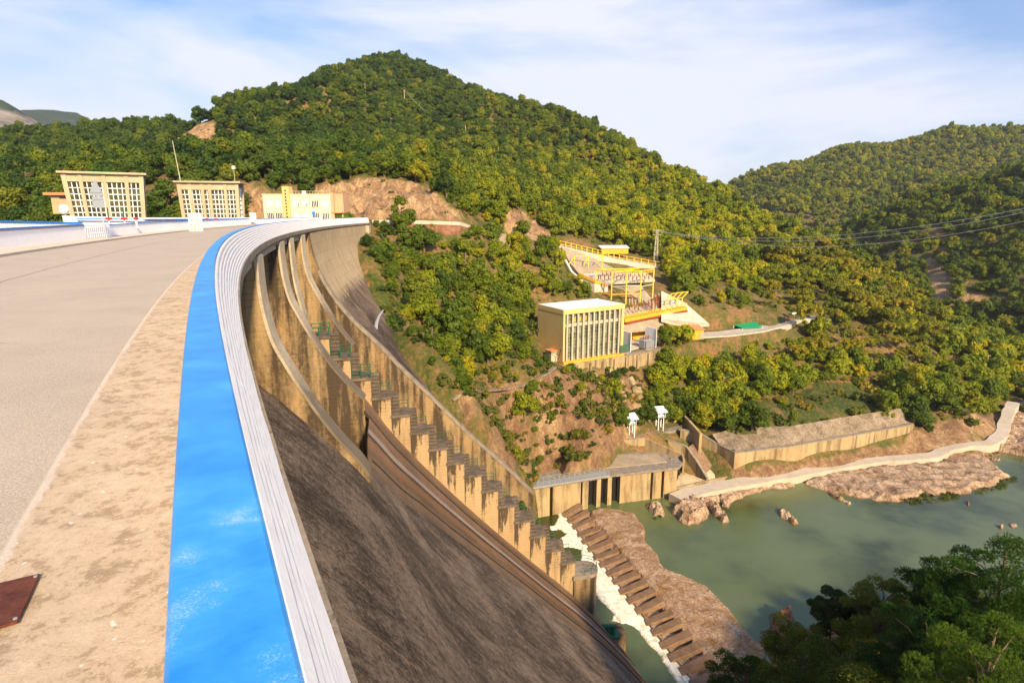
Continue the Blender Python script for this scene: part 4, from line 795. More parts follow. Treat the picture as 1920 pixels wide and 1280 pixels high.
rock('boulder',[(1345,932),(1395,922),(1400,932),(1375,940),(1365,955),(1352,948)],-74.2,'flat pale rock tongue below the path, touching the water',edge=.9)
rock('boulder',[(1456,957),(1466,952),(1474,960),(1484,968),(1500,983),(1490,988),(1476,978),(1462,970)],-74.35,'lone pale forked rock out in the middle of the green water',edge=.8,wob=.5)
rock('boulder',[(1548,922),(1556,924),(1598,945),(1592,948),(1560,932)],-74.6,'thin pale sliver of rock just off the shelf',edge=.5,wob=.3)
rock('boulder',[(1868,986),(1877,984),(1884,989),(1878,993)],-74.6,'left of two small pale rocks in the water by the right edge',edge=.6,wob=.3)
rock('boulder',[(1888,983),(1900,981),(1909,987),(1900,991)],-74.5,'right of two small pale rocks in the water by the right edge',edge=.6,wob=.3)
rock('boulder',[(1856,860),(1876,859),(1876,865),(1858,865)],-74.6,'small flat rock in the water near the bend of the path',edge=.5,wob=.3)
rock('boulder',[(1812,938),(1818,938),(1818,948),(1813,948)],-74.4,'tiny reddish rock standing alone in the water below the rock shelf',edge=.4,mt='redrock',wob=.2)
rock('boulder',[(1445,1168),(1468,1152),(1488,1152),(1495,1180),(1488,1212),(1440,1208),(1438,1185)],-72.4,'red jagged rock at the waterline left of the dark riverside trees',1.2,mt='redrock')
rock('boulder',[(1420,1200),(1440,1196),(1450,1215),(1425,1225)],-74,'small red rock at the tip of the concrete apron',edge=.8,mt='redrock')
# baffle blocks
tips=[(1055,969),(1065,980),(1073,991),(1083,1005),(1091,1019),(1102,1033),(1113,1048),(1125,1062),(1137,1078),(1148,1094),(1162,1112),(1177,1130),(1191,1149),(1209,1169),(1221,1189),(1238,1213),(1255,1236),(1275,1261),(1294,1285),(1318,1312)]
ends=[(1087,946),(1100,958),(1111,971),(1123,988),(1132,998),(1144,1012),(1156,1030),(1168,1040),(1181,1055),(1195,1071),(1209,1088),(1224,1104),(1239,1122),(1257,1146),(1273,1163),(1291,1185),(1310,1207),(1331,1230),(1352,1256),(1378,1284)]
bs=T0('baffle_sill','concrete sill across the stilling basin carrying a row of wedge blocks','weir')
Tp=[atz(x,y,-74.9) for x,y in tips];Ep=[atz(x,y,-72.6) for x,y in ends]
mb=MB();sl_=[(Tp[i]*.45+Ep[i]*.55) for i in range(20)]
polywall([(p[0]+1.2,p[1]+.6,-74.35) for p in sl_][::-1],-78,3.4).build('sill',M['apron'],bs,fixn=True)
for i in range(20):
    t_,e_=Tp[i],Ep[i];d=np.array([e_[0]-t_[0],e_[1]-t_[1]]);l=np.hypot(*d);u_=d/l;nv=np.array([-u_[1],u_[0]])
    jj=random.uniform(-.12,.12);w=.92;L_=l+.4;zt=-72.55+random.uniform(-.12,.12)
    def P(a,b,z): q=np.array(t_[:2])+u_*a+nv*b;return (q[0],q[1],z)
    mb=MB();mb.add([P(jj,-w*.9,-77),P(jj,w*.9,-77),P(L_,w,-77),P(L_,-w,-77),P(jj,-w*.9,-74.55),P(jj,w*.9,-74.55),P(L_,w,zt),P(L_,-w,zt)],[(0,1,2,3),(4,7,6,5),(0,4,5,1),(1,5,6,2),(2,6,7,3),(3,7,4,0)])
    mb.build('baffle_block',M['blockc'],bs,bevel=.07,fixn=True)
# foam
fpoly=[(1046,962),(1040,985),(1058,1000),(1044,1013),(1048,1026),(1088,1030),(1088,1055),(1092,1082),(1108,1105),(1128,1132),(1158,1160),(1185,1176),(1205,1198),(1235,1230),(1260,1268),(1278,1305),(1345,1320),(1325,1280),(1305,1252),(1278,1218),(1256,1188),(1236,1164),(1214,1138),(1192,1112),(1172,1088),(1152,1064),(1132,1040),(1112,1014),(1096,992),(1082,968),(1066,960)]
fo=shelf('white_water',poly_w(fpoly,-75),-74.72,.6,.10,.2,M['foam'],wob=.55,sc=2.6,ridged=False);tag(fo,'churning white foam between the dam toe and the wedge blocks','foam',kind='stuff')
for k,(pl,zz) in enumerate([([(1030,985),(1062,985),(1062,992),(1040,996),(1030,992)],-74.9),([(1120,1095),(1135,1108),(1128,1130),(1118,1128),(1124,1110)],-74.93),([(1150,1150),(1180,1168),(1172,1175),(1140,1165)],-74.94)]):
    q=shelf('white_water',poly_w(pl,-75),zz,.4,.06,.18,M['foam'],wob=1.,sc=1.6,ridged=False);tag(q,['thin curl of foam at the head of the basin beside the outlet wall','curl of foam round the nose of the stair wall','faint foam streak drifting over the dark basin water'][k],'foam',kind='stuff')
# ------------------------------------------------------------------ powerhouse
ph=thing('powerhouse','big yellow powerhouse with a white flat roof and a tall finned window wall','building',(15.5,174.,-44.5),math.atan2(12,20))
PL,PD,PH_=24.,14.,16.4
mb=MB();mb.box(0,PL,.9,PD,0,.5);mb.box(0,.7,.05,PD,.5,PH_-.6);mb.box(PL-1.1,PL,.05,PD,.5,PH_-.6);mb.box(.7,PL-1.1,PD-.5,PD,.5,PH_-.6);mb.build('wall',M['phwall'],ph)
mb=MB();mb.box(-.1,PL+.1,-.1,PD+.1,PH_-1.5,PH_);mb.build('fascia',M['phwall'],ph,bevel=.05)
mb=MB();mb.box(.25,PL-.25,.25,PD-.25,PH_+.002,PH_+.06);mb.build('roof',M['roofw'],ph)
mb=MB();mb.box(-.1,PL+.1,-.6,.9,-.35,.35);mb.build('plinth',M['deepyellow'],ph)
mb=MB();mb.box(.7,PL-1.1,.95,1.1,.5,PH_-1.5);gl=mb.build('window_wall',M['phglass'],ph)
mb=MB()
for z in np.arange(1.,PH_-1.6,1.15): mb.box(.7,PL-1.1,.86,.95,z,z+.07)
for k in range(31): x=.7+(PL-1.8)*k/30;mb.box(x-.03,x+.03,.87,.95,.5,PH_-1.5)
mb.build('glazing_bars',M['phcream'],gl)
mb=MB();mb.box(.7,PL-1.1,.5,.86,10.9,11.9);mb.build('spandrel',M['phcream'],ph)
for k in range(11):
    x=1.5+(PL-3.4)*k/10;mb=MB();mb.box(x-.3,x+.3,.02,.5,.36,PH_-1.5);mb.build('fin',M['phcream'],ph,bevel=.03)
for k in (1,2,3):
    x=1.5+(PL-3.4)*k/10;mb=MB();mb.box(x+.5,x+1.6,.78,.85,12.3,13.6);mb.build('crane_panel',M['deepyellow'],ph)
mb=MB();mb.box(-2.2,-.02,3,6,-1.5,3.2);mb.build('annex',M['phcream'],ph);mb=MB();mb.box(-2.5,0,2.6,6.4,3.2,3.5);mb.build('annex_roof',M['tile'],ph)
mb=MB();mb.tube([(-.9,1.2,1.0),(-.3,.6,4.4)],.09,5);mb.tube([(-3.2,3.,3.6),(-.6,.9,2.4)],.07,5);mb.build('bracket_arm',M['black'],ph)
rt=thing('terrace_wall','ribbed concrete retaining wall directly under the powerhouse','wall',(15.5,174.,-44.5),math.atan2(12,20))
mb=MB();mb.box(-1,40,-1.3,.8,-6.5,-.36);mb.build('wall',M['wallconc'],rt)
for k in range(9): x=-.6+k*4.9;mb=MB();mb.box(x,x+.7,-1.9,-1.3,-8,-.8);mb.build('rib',M['wallconc'],rt)
mb=MB();mb.box(PL+.2,40,-1.5,.8,-.35,.0);mb.build('cap',M['cap'],rt)
# slanting concrete ribs on the cliff
for i,(a,b,w,lab) in enumerate([((1112,700),(1158,785),1.3,'longest slanting concrete rib on the rock face under the powerhouse'),((1140,692),(1172,750),1.4,'middle slanting concrete rib on the rock face'),((1178,712),(1200,748),3.0,'short broad concrete rib at the right end of the rock face')]):
    P=[hit(a[0]+(b[0]-a[0])*t_,a[1]+(b[1]-a[1])*t_) for t_ in np.linspace(0,1,6)];P=[p for p in P if p is not None]
    mb=MB();n=len(P);P=np.array(P);P[:,2]=np.linspace(P[0,2],P[-1,2],n)+.6
    for q,r_ in zip(P[:-1],P[1:]): mb.bar(q,r_,w,1.6)
    tag(mb.build('concrete_rib',M['wallconc']),lab,'rib')
# ------------------------------------------------------------------ substation
rotp=math.atan2(12,20)
def loc(x,y,z): c,s=math.cos(rotp),math.sin(rotp);return (15.5+x*c-y*s,174+x*s+y*c,z)
def slab(name,P,th,mt,lab,cat):
    v=[tuple(p) for p in P];n=len(v);mb=MB();mb.add(v+[(x,y,z-th) for x,y,z in v],[tuple(range(n)),tuple(range(2*n-1,n-1,-1))]+[(i,n+i,n+(i+1)%n,(i+1)%n) for i in range(n)]);return tag(mb.build(name,M[mt],fixn=True),lab,cat)
A=lambda x,y,Y: tuple(aty(x,y,Y))
# upper road and its retaining wall
rd=[(690,416,180),(780,419,186),(860,422,192),(910,434,205),(960,443,218),(1040,456,240),(1100,473,249),(1160,485,256),(1240,499,264),(1320,511,273),(1400,536,272)]
P=np.array([A(*q) for q in rd]);fx=np.linspace(0,len(rd)-1,60);Q=np.stack([np.interp(fx,range(len(rd)),P[:,k]) for k in range(3)],1);v=[];f=[]
for i in range(60):
    d=Q[min(i+1,59)]-Q[max(i-1,0)];l=math.hypot(d[0],d[1]);nn_=(-d[1]/l,d[0]/l)
    for k_,zz in ((-.4,-4),(-.4,.3),(5.5,.3),(5.5,-4)): v.append((Q[i,0]+nn_[0]*k_,Q[i,1]+nn_[1]*k_,Q[i,2]+zz))
for i in range(59):
    for k in range(3): f.append((4*i+k,4*i+k+1,4*i+5+k,4*i+4+k))
mb=MB();mb.add(v,f);struct(mb.build('road',M['paleslope'],fixn=True))
ts=[A(690,412,178.),A(730,412.5,180.5),A(790,413.5,185),A(862,416,191),A(905,430,203)]
gw=T0('roadside_wall','low white wall along the road beyond the far end of the dam','wall');polywall(ts,[p[2]-1.05 for p in ts],.3).build('wall',M['pale'],gw,fixn=True);struct(polywall([(x,y+.05,z-1.07) for x,y,z in ts],[p[2]-7 for p in ts],1.5).build('embankment',M['redrock'],None,fixn=True))
ts=[A(1040,458,238.5),A(1100,472,247.5),A(1160,486,254),A(1240,500,262),A(1322,512,271),A(1360,520,272)]
uw=T0('retaining_wall','long bright concrete retaining wall holding up the road above the switchyard','wall');hts=[1.5,5.5,7.5,6.,3.5,1.5]
polywall(ts,[p[2]-h for p,h in zip(ts,hts)],.5).build('wall',M['pale'],uw,fixn=True)
fn=T0('fence','yellow post fence along the edge of the road above the switchyard','fence')
for k in range(26):
    t_=k/25*4.2;i=min(4,int(t_));u_=t_-i;p=np.array(ts[i])*(1-u_)+np.array(ts[i+1])*u_;mb=MB();mb.bar(p,p+np.array([0,0,2.]),.26);mb.build('post',M['yellow'],fn)
mb=MB();
for h in (.7,1.9):
    for a,b in zip(ts[:-1],ts[1:]): mb.bar(np.array(a)+[0,0,h],np.array(b)+[0,0,h],.12)
mb.build('rail',M['yellow'],fn)
slab('concrete_apron',[A(1052,462,240),A(1100,478,247),A(1150,502,246),A(1170,508,242),A(1120,512,232),A(1085,512,226),A(1070,495,231)],1.,'paleslope','uppermost pale concrete slope beside the highest yellow frame','slope')
slab('concrete_apron',[A(1117,590,203),A(1120,545,222),A(1150,536,226),A(1203,536,228),A(1232,572,217),A(1245,612,208),A(1170,620,200)],1.,'paleslope','pale concrete slope below the large yellow gantry','slope')
slab('switchyard_platform',[A(1085,517,224),A(1118,532,220),A(1228,524,232),A(1210,510,238),A(1110,508,233)],.8,'pale','long narrow concrete terrace of insulators inside the large yellow gantry','platform')
slab('concrete_apron',[A(1240,545,226),A(1284,567,222),A(1330,607,215),A(1282,610,212),A(1240,598,208)],1.,'pale','bright triangular concrete slope above the yellow shed','slope')
tp=[A(1085,516,224),A(1115,530,219.5),A(1140,537,221)];sw_=T0('side_wall','small orange-topped concrete wall at the left end of the middle terrace','wall');polywall(tp,[p[2]-4 for p in tp],.4).build('wall',M['pale'],sw_,fixn=True);mb=MB();mb.bar(np.array(tp[0])+[0,0,.5],np.array(tp[1])+[0,0,.5],.5,1.);mb.bar(np.array(tp[1])+[0,0,.5],np.array(tp[2])+[0,0,.5],.5,1.);mb.build('orange_panel',M['deepyellow'],sw_)
tp=[A(1060,490,229),A(1072,512,224),A(1092,530,219)];gt=T0('gutter','thin white drain kerb curving down left of the switchyard','gutter');mb=MB();mb.tube([np.array(p)+[0,0,.6] for p in tp],.3,5);mb.build('channel',M['white'],gt)
# main gantry
def gantry(cols,beams,lab,w=.36):
    g=T0('steel_gantry',lab,'gantry','yellow steel gantries of the switchyard')
    for a,b in cols: mb=MB();mb.bar(a,b,w);mb.build('column',M['yellow'],g)
    for a,b in beams: mb=MB();mb.bar(a,b,w*.8);mb.build('beam',M['yellow'],g)
    return g
c=lambda x,yb,yt,Y:(A(x,yb,Y),(aty(x,yb,Y)[0]*(1),aty(x,yb,Y)[1],aty(x,yt,Y)[2]))
C=[c(1116,562,505,222),c(1146,562,510,216),c(1173,572,508,214),c(1200,567,508,216),c(1223,568,505,224),c(1197,530,503,236)]
g=gantry(C,[(C[0][1],C[1][1]),(C[1][1],C[2][1]),(C[2][1],C[3][1]),(C[3][1],C[4][1]),(C[0][1],C[5][1]),(C[5][1],C[4][1]),(C[1][1],C[5][1]),(C[2][1],C[5][1])],'largest yellow gantry, a long open frame of tall columns behind the powerhouse')
mb=MB();
for z,(i,j) in ((5.2,(0,1)),(5.6,(1,2)),(5.6,(2,3)),(6.,(3,4))):
    a=np.array(C[i][0]);b=np.array(C[j][0]);za,zb=C[i][1][2]-z*.95,C[j][1][2]-z*.95;mb.bar((a[0],a[1],za),(b[0],b[1],zb),.35);
mb.build('beam',M['phcream'],g);mb=MB()
for (i,j) in ((0,1),(1,2),(2,3)):
    a=np.array(C[i][1]);b=np.array(C[j][1]);mb.bar((a[0],a[1],a[2]-8.3),(b[0],b[1],b[2]-8.3),.45)
mb.build('beam',M['deepyellow'],g)
def insul(p,h,mt,lab,grp,n=1):
    t=thing('insulator',lab,'insulator',tuple(p),0,grp);mb=MB();mb.tube([(0,0,0),(0,0,h*.35)],.13,6);mb.build('base',M['phcream'],t)
    mb=MB();
    for k in range(5): z=h*.35+h*.65*k/5;mb.tube([(0,0,z),(0,0,z+h*.09)],.19,7);mb.tube([(0,0,z+h*.08),(0,0,z+h*.13)],.15,6)
    mb.build('stack',M[mt],t);return t
i1=insul(A(1122,527,222.5),2.2,'rustred','small red-brown insulator standing on the middle terrace inside the large gantry','insulators on the middle terrace')
for k in range(26):
    t_=(k+1)/26;r=k%2;q=copy_tree(i1);q.location=A(1122+t_*98,527+4*math.sin(t_*2)-(r*7)-4*t_,222.5+t_*5+r*5)
i2=insul(A(1180,572,209),2.4,'phcream','pale insulator on the lower slope right of the powerhouse roof','pale insulators on the lower slope')
for k in range(9): q=copy_tree(i2);q.location=A(1185+k*6.2,571-k*1.3+(k%2)*4,209+k*.8)
i3=insul(A(1180,585,207),2.6,'rustred','dark red insulator in the row just behind the orange balcony','dark insulators behind the balcony')
for k in range(7): q=copy_tree(i3);q.location=A(1190+k*6.5,584-k*1.2+(k%2)*4,207+k*1.)
for k,(x,lab) in enumerate([(1221,'left of three tall red poles near the balcony'),(1228,'middle of three tall red poles near the balcony'),(1234,'right of three tall red poles near the balcony')]):
    p=A(x,585-k*3,211);t=thing('red_pole',lab,'pole',p,0,'tall red poles');mb=MB();mb.tube([(0,0,0),(0,0,4.2)],.22,6);mb.build('stem',M['rustred'],t);mb=MB();mb.tube([(0,0,4.2),(0,0,4.9)],.42,7);mb.build('cap',M['rustred'],t)
# upper gantry
U=[c(1077,505,480,232),c(1103,504,480,235),c(1129,505,478,238)];L_=[A(1066,496,230),A(1094,497,233),A(1119,490,236)]
gantry(U+[(L_[i],U[i][1]) for i in range(3)],[(U[0][1],U[1][1]),(U[1][1],U[2][1])],'smaller yellow frame with slanting props, highest up by the road wall',.28)
V=[c(1247,585,562,212),c(1258,583,560,213.5),c(1268,581,559,215),c(1278,579,558,216.5)];V2=[(p[1][0]+2.2,p[1][1]+.5,p[1][2]+2.2) for p in V]
gantry(V+[(V[i][1],V2[i]) for i in range(4)],[(V[0][1],V[3][1]),(V2[0],V2[3])],'small rightmost yellow frame leaning over the orange balcony',.3)
mb=MB()
for (i,j) in ((0,1),(1,2),(2,3),(3,4),(0,5),(5,4)):
    a=np.array(C[i][1]);b=np.array(C[j][1]);n_=8
    for k in range(n_):
        p=a+(b-a)*k/n_;q=a+(b-a)*(k+1)/n_;mb.bar(p-[0,0,.0 if k%2 else .9],q-[0,0,.9 if k%2 else .0],.1)
    mb.bar(a-[0,0,.9],b-[0,0,.9],.14)
mb.build('lattice',M['yellow'],g)
# orange balcony building
P0=np.array(A(1172,598,203));P1=np.array(A(1288,575,217));d=P1-P0
bb=T0('switch_gallery','long orange gallery with a rusty edge and yellow rail right of the powerhouse','building')
polywall([tuple(P0),tuple(P1)],[P0[2]-1.2,P1[2]-1.2],5.).build('gallery_slab',M['deepyellow'],bb,fixn=True)
polywall([tuple(P0+[.3,-.3,-1.25]),tuple(P1+[.3,-.3,-1.25])],[P0[2]-1.8,P1[2]-1.8],5.).build('rusty_edge',M['rustred'],bb,fixn=True)
polywall([tuple(P0+[-.3,1.6,-1.85]),tuple(P1+[-.3,1.6,-1.85])],[-45,-45],3.).build('wall',M['deepyellow'],bb,fixn=True)
mb=MB()
for k in range(24): p=P0+d*k/23;mb.bar(p,p+[0,0,1.3],.1)
for h in (.7,1.3): mb.bar(P0+[0,0,h],P1+[0,0,h],.12)
mb.build('railing',M['yellow'],bb)
# fire walls and transformers
def fw(p,lab):
    t=thing('fire_wall',lab,'wall',p,rotp,'white fire walls between the transformers');mb=MB();mb.v=[];pr=[(0,0),(5.2,0),(5.2,5.6),(4.2,6.6),(0,6.6)]
    mb.add([(-.2,y,z) for y,z in pr]+[(.2,y,z) for y,z in pr],[(0,1,2,3,4),(9,8,7,6,5)]+[(i,5+i,5+(i+1)%5,(i+1)%5) for i in range(5)]);mb.build('panel',M['white'],t,fixn=True);mb=MB();mb.tube([(-.25,-.2,.3),(-.25,-.2,6.6)],.1,5);mb.build('edge_pipe',M['phcream'],t)
fw((39.,188.8,-44.5),'left white fire wall, beside the green transformer');fw((49.,195.6,-44.5),'right white fire wall, half hidden by the big oak')
def trafo(p,mt,lab):
    t=thing('transformer',lab,'transformer',p,rotp,'transformers by the powerhouse');mb=MB();mb.box(0,3.6,0,2.6,.4,3.);mb.build('tank',M[mt],t,bevel=.08)
    mb=MB();
    for k in range(10): mb.box(.1+k*.36,.3+k*.36,-.9,0,.6,2.9)
    mb.build('cooling_fins',M[mt],t);mb=MB()
    for k in range(3): mb.tube([(.7+k*1.1,1.3,3.),(.7+k*1.1,1.3,4.3)],.18,7)
    mb.build('bushing',M['rustred'],t);mb=MB();mb.tube([(.4,2.2,3.5),(3.2,2.2,3.5)],.35,8);mb.build('oil_tank',M[mt],t);mb=MB();mb.box(-.2,3.8,-1,2.8,0,.4);mb.build('plinth',M['cap'],t)
m_=mat('transformer_green',(.10,.20,.14),.6)[0];M['tg']=m_;M['tgr']=mat('transformer_grey',(.35,.36,.36),.6)[0]
trafo((34.6,186.,-44.5),'tg','green transformer standing between the powerhouse and the left fire wall');trafo((44.4,192.6,-44.5),'tgr','grey transformer between the two white fire walls')
# yellow shed, canopy, white long shed
def shed(name,lab,p,rz,lx,ly,h,wm,rm,slope=.6,over=.4):
    t=thing(name,lab,'shed',p,rz);mb=MB();mb.box(0,lx,0,ly,0,h);mb.build('wall',M[wm],t)
    mb=MB();o=over;mb.add([(-o,-o,h-.0),(lx+o,-o,h),(lx+o,ly+o,h+slope),(-o,ly+o,h+slope),(-o,-o,h+.2),(lx+o,-o,h+.2),(lx+o,ly+o,h+slope+.2),(-o,ly+o,h+slope+.2)],[(0,3,2,1),(4,5,6,7),(0,1,5,4),(1,2,6,5),(2,3,7,6),(3,0,4,7)]);mb.build('roof',M[rm],t);return t
p=A(1286,622,207);t=shed('shed','yellow shed with a brown pent roof below the bright concrete slope',(p[0],p[1],-44.4),R_(12),7,5.5,3.6,'deepyellow','tile',1.)
mb=MB();mb.box(5.6,6.6,-.05,-.01,.1,2.4);mb.build('door',M['steel'],t)
p=A(1128,474,258);t=shed('shed','long low shed with a white roof beside the upper road',(p[0],p[1],p[2]-.5),R_(8),12,4,2.4,'deepyellow','roofw',.9)
cn=T0('canopy','green canopy on thin posts beside the lower road','canopy');q=[A(1376,609,231),A(1392,615,226),A(1430,612,228),A(1415,603,234)]
mb=MB();mb.add([tuple(x) for x in q]+[(x,y,z-.25) for x,y,z in q],[(0,1,2,3),(7,6,5,4),(0,4,5,1),(1,5,6,2),(2,6,7,3),(3,7,4,0)]);mb.build('roof',M['greencloth'],cn,fixn=True)
for x,y,z in q: mb=MB();mb.bar((x*.998,y*.998,z-.1),(x*.998,y*.998,z-2.8),.15);mb.build('post',M['white'],cn)
# lower road right of the powerhouse
rd=[(1175,655),(1230,640),(1300,632),(1370,628),(1430,620),(1470,610),(1500,598),(1550,596)]
P=np.array([Z(x,y,-44.2) for x,y in rd]);fx=np.linspace(0,7,40);Q=np.stack([np.interp(fx,range(8),P[:,k]) for k in range(3)],1);v=[];f=[]
for i in range(40):
    d=Q[min(i+1,39)]-Q[max(i-1,0)];l=math.hypot(d[0],d[1]);nn_=(-d[1]/l,d[0]/l)
    for k_,zz in ((-1.,-5),(-1.,0),(7,0),(7,-3)): v.append((Q[i,0]+nn_[0]*k_,Q[i,1]+nn_[1]*k_,-44.1+zz))
for i in range(39):
    for k in range(3): f.append((4*i+k,4*i+k+1,4*i+5+k,4*i+4+k))
mb=MB();mb.add(v,f);struct(mb.build('road',M['pale'],fixn=True))
fn=T0('fence','dark post fence along the lower road edge below the green canopy','fence');mb=MB();pp_=Q[14:34]
for a in pp_[::1]: q=MB();q.bar((a[0]-.3,a[1]-1.,-44.3),(a[0]-.3,a[1]-1.,-42.9),.1);q.build('post',M['steel'],fn)
for a,b in zip(pp_[:-1],pp_[1:]):
    for h in (-43,-43.6): mb.bar((a[0]-.3,a[1]-1.,h),(b[0]-.3,b[1]-1.,h),.06)
mb.build('rail',M['steel'],fn)
p=hit(1489,595);sg=T0('road_sign','small white panel by the bushes above the lower road','sign');mb=MB();mb.bar(p,p+np.array([0,0,2.2]),.12);mb.build('pole',M['steel'],sg);mb=MB();mb.box(p[0]-.9,p[0]+.9,p[1]-.1,p[1]-.02,p[2]+1.4,p[2]+2.9);mb.build('panel',M['white'],sg)
# footpath on the cliff top
P=[hit(x,y) for x,y in ((848,752),(862,740),(900,735),(950,730),(985,722),(1005,710),(1025,702),(1040,690))];P=[p for p in P if p is not None]
mb=MB();
for a,b in zip(P[:-1],P[1:]): mb.bar(a+np.array([0,0,.25]),b+np.array([0,0,.25]),1.2,.5)
q=mb.build('footpath',M['gravel']);struct(q)
# service gangway on the dam's far edge
gg=T0('curved_ladder','pale green curved walkway rising from the top of the long wall','ladder')
P=[ats_ for ats_ in [aty(705,635,117),aty(704,620,118),aty(706,605,119.),aty(711,592,121),aty(718,582,123)]];mb=MB();mb.tube(P,.5,5,.18);mb.build('tube',M['tg2'] if 'tg2' in M else M['steel'],gg);mb=MB();mb.bar(P[0]+np.array([-.8,0,.2]),P[0]+np.array([.8,0,.2]),1.2,1.);mb.build('base_cage',M['white'],gg)
gg=T0('gangway','small pale green railed gangway landing on the long wall by the footpath','gangway');a=aty(863,790,113);b=aty(858,773,117);mb=MB();mb.bar(a,b,.9,.15);mb.build('deck',M['white'],gg);mb=MB()
for o_ in (-.5,.5):
    for h in (.6,1.2): mb.bar(a+np.array([o_,0,h]),b+np.array([o_,0,h]),.08)
    for t_ in (0,.5,1): p=a+(b-a)*t_;mb.bar(p+np.array([o_,0,0]),p+np.array([o_,0,1.2]),.08)
mb.build('railing',M['green'],gg)
# ------------------------------------------------------------------ buildings at the far end of the crest
def gate_tower(px0,px1,pyt,pyb,Y,lab,flare,side,nb):
    a=aty(px0,pyb,Y);b=aty(px1,pyb,Y*1.0+side);dx,dy=b[0]-a[0],b[1]-a[1];rz=math.atan2(dy,dx);l=math.hypot(dx,dy);h=aty(px0,pyt,Y)[2]+2.6
    t=thing('gate_tower',lab,'building',(a[0],a[1],-2.6),rz,'glazed gate towers beside the dam crest');D=l*.55
    def P(x,y,z): k=z/h*flare;return (x+(x-l/2)/(l/2)*k,y+(y-D/2)/(D/2)*k,z)
    def bx(mb,x0,x1,y0,y1,z0,z1):
        v=[P(x0,y0,z0),P(x1,y0,z0),P(x1,y1,z0),P(x0,y1,z0),P(x0,y0,z1),P(x1,y0,z1),P(x1,y1,z1),P(x0,y1,z1)];mb.add(v,[(0,3,2,1),(4,5,6,7),(0,1,5,4),(1,2,6,5),(2,3,7,6),(3,0,4,7)])
    mb=MB();bx(mb,.5,l-.5,.5,D-.5,0,h-.3);mb.build('glass_box',M['glass'],t)
    xs=[0]+[l*x for x in nb]+[l]
    for x in xs: mb=MB();w_=.36 if x in(0,l) else .3;x0=min(max(x-w_,0),l-2*w_);bx(mb,x0,x0+2*w_,0,1,0,h-.3);mb.build('pillar',M['towerc'],t)
    for x in (0,l-1): mb=MB();bx(mb,x,x+1,D-1,D,0,h-.3);mb.build('pillar',M['towerc'],t)
    mb=MB();bx(mb,.05,l-.05,.12,.6,h-1.8,h-.3);bx(mb,.05,l-.05,.12,.6,0,.5);mb.build('lintel',M['towerc'],t)
    mb=MB();n=int(l/.8)
    for k in range(n+1): x=.5+(l-1)*k/n;bx(mb,x-.06,x+.06,.38,.5,.5,h-1.8)
    for k in range(8): z=.5+(h-2.3)*k/7;bx(mb,.5,l-.5,.36,.49,z-.07,z+.07)
    m2=int(D/1.1)
    for k in range(m2+1):
        y=.5+(D-1)*k/m2
        for x in (.38,l-.5): bx(mb,x,x+.12,y-.06,y+.06,.5,h-1.2)
    for k in range(8):
        z=.5+(h-2.3)*k/7
        for x in (.36,l-.49): bx(mb,x,x+.13,.5,D-.5,z-.07,z+.07)
    mb.build('window_grid',M['white'],t)
    f=flare;mb=MB();mb.box(-f-.55,l+f+.55,-f-.55,D+f+.55,h-.3,h+.1);mb.build('roof',M['towerc'],t,bevel=.05);return t
gate_tower(134,272,322,408,118,'larger glazed gate tower at the left, leaning outwards, behind the back of the road sign',.65,6,(.22,.5,.78))
gate_tower(342,450,340,409,136,'smaller glazed gate tower nearer the control building, with a mast on its roof',.35,3,(.2,.40,.52,.78))
# control building
a=aty(496,410,172);cb=thing('control_building','cream two-storey control building with a narrow yellow stair tower','building',(a[0],a[1],-3),R_(2));bl=aty(620,410,172)[0]-a[0]
mb=MB();mb.box(0,bl,0,9,0,8.2);mb.build('wall',M['cream'],cb);mb=MB();mb.box(-.2,bl+.2,-.15,9.2,8.2,8.5);mb.build('roof',M['cream'],cb)
mb=MB();x0=bl*.305;mb.box(x0,x0+1.9,-.7,2.5,0,10.6);st_=mb.build('stair_tower',M['phwall'],cb)
mb=MB()
for k in range(9): mb.box(x0+.7,x0+1.1,-.73,-.705,2.+k*.9,2.45+k*.9)
mb.box(x0+.5,x0+1.4,-.73,-.705,0,1.5);mb.build('slit_window',M['darkglass'],st_)
for r_,(z,kinds) in enumerate(((1.6,'bbwwbb'),(5.0,'wwhhbw'))):
    for k,fx_ in enumerate((.045,.175,.435,.575,.72,.87)):
        x=bl*fx_;mb=MB();kd=kinds[k];mb.box(x-.12,x+2.15,-.08,-.005,z-.15,z+1.75);w_=mb.build('window',M['phwall'],cb)
        mb=MB();mb.box(x,x+2.,-.12,-.085,z,z+1.6);mb.build('shutter' if kd!='b' else 'pane',M['white'] if kd!='b' else M['darkglass'],w_)
        mb=MB()
        if kd=='b':
            for q in range(5): mb.box(x+q*.48-.04,x+q*.48+.08,-.16,-.125,z,z+1.6)
        elif kd=='h': mb.box(x+1.15,x+1.4,-.15,-.125,z+.1,z+.9);mb.box(x+1.6,x+1.85,-.15,-.125,z+.1,z+.9)
        if mb.v: mb.build('frame' if kd=='b' else 'opening',M['white'] if kd=='b' else M['darkglass'],w_)
mb=MB()
for k in range(15): x=x0+2+(bl-x0-2)*k/14;mb.bar((x,0,8.5),(x,0,9.3),.08)
mb.bar((x0+2,0,9.3),(bl,0,9.3),.1);mb.build('roof_rail',M['phcream'],cb);mb=MB();mb.tube([(bl*.57,3,8.5),(bl*.57,3,9.5)],.55,8);mb.build('roof_dish',M['white'],cb)
a=aty(621,410,173);wg=thing('side_building','taller pinkish wing at the right end of the control building','building',(a[0]+.15,a[1],-3),R_(2));mb=MB();mb.box(0,.9,-.2,9,0,8.9);mb.box(.9,3.3,1.,9,0,8.6);mb.build('wall',M['pinkwall'],wg);mb=MB();mb.box(.2,3.1,-.4,1.,3.2,3.5);mb.build('porch_roof',M['tile'],wg);mb=MB();mb.box(1.2,2.4,.94,.99,1,2.6);mb.build('window',M['darkglass'],wg)
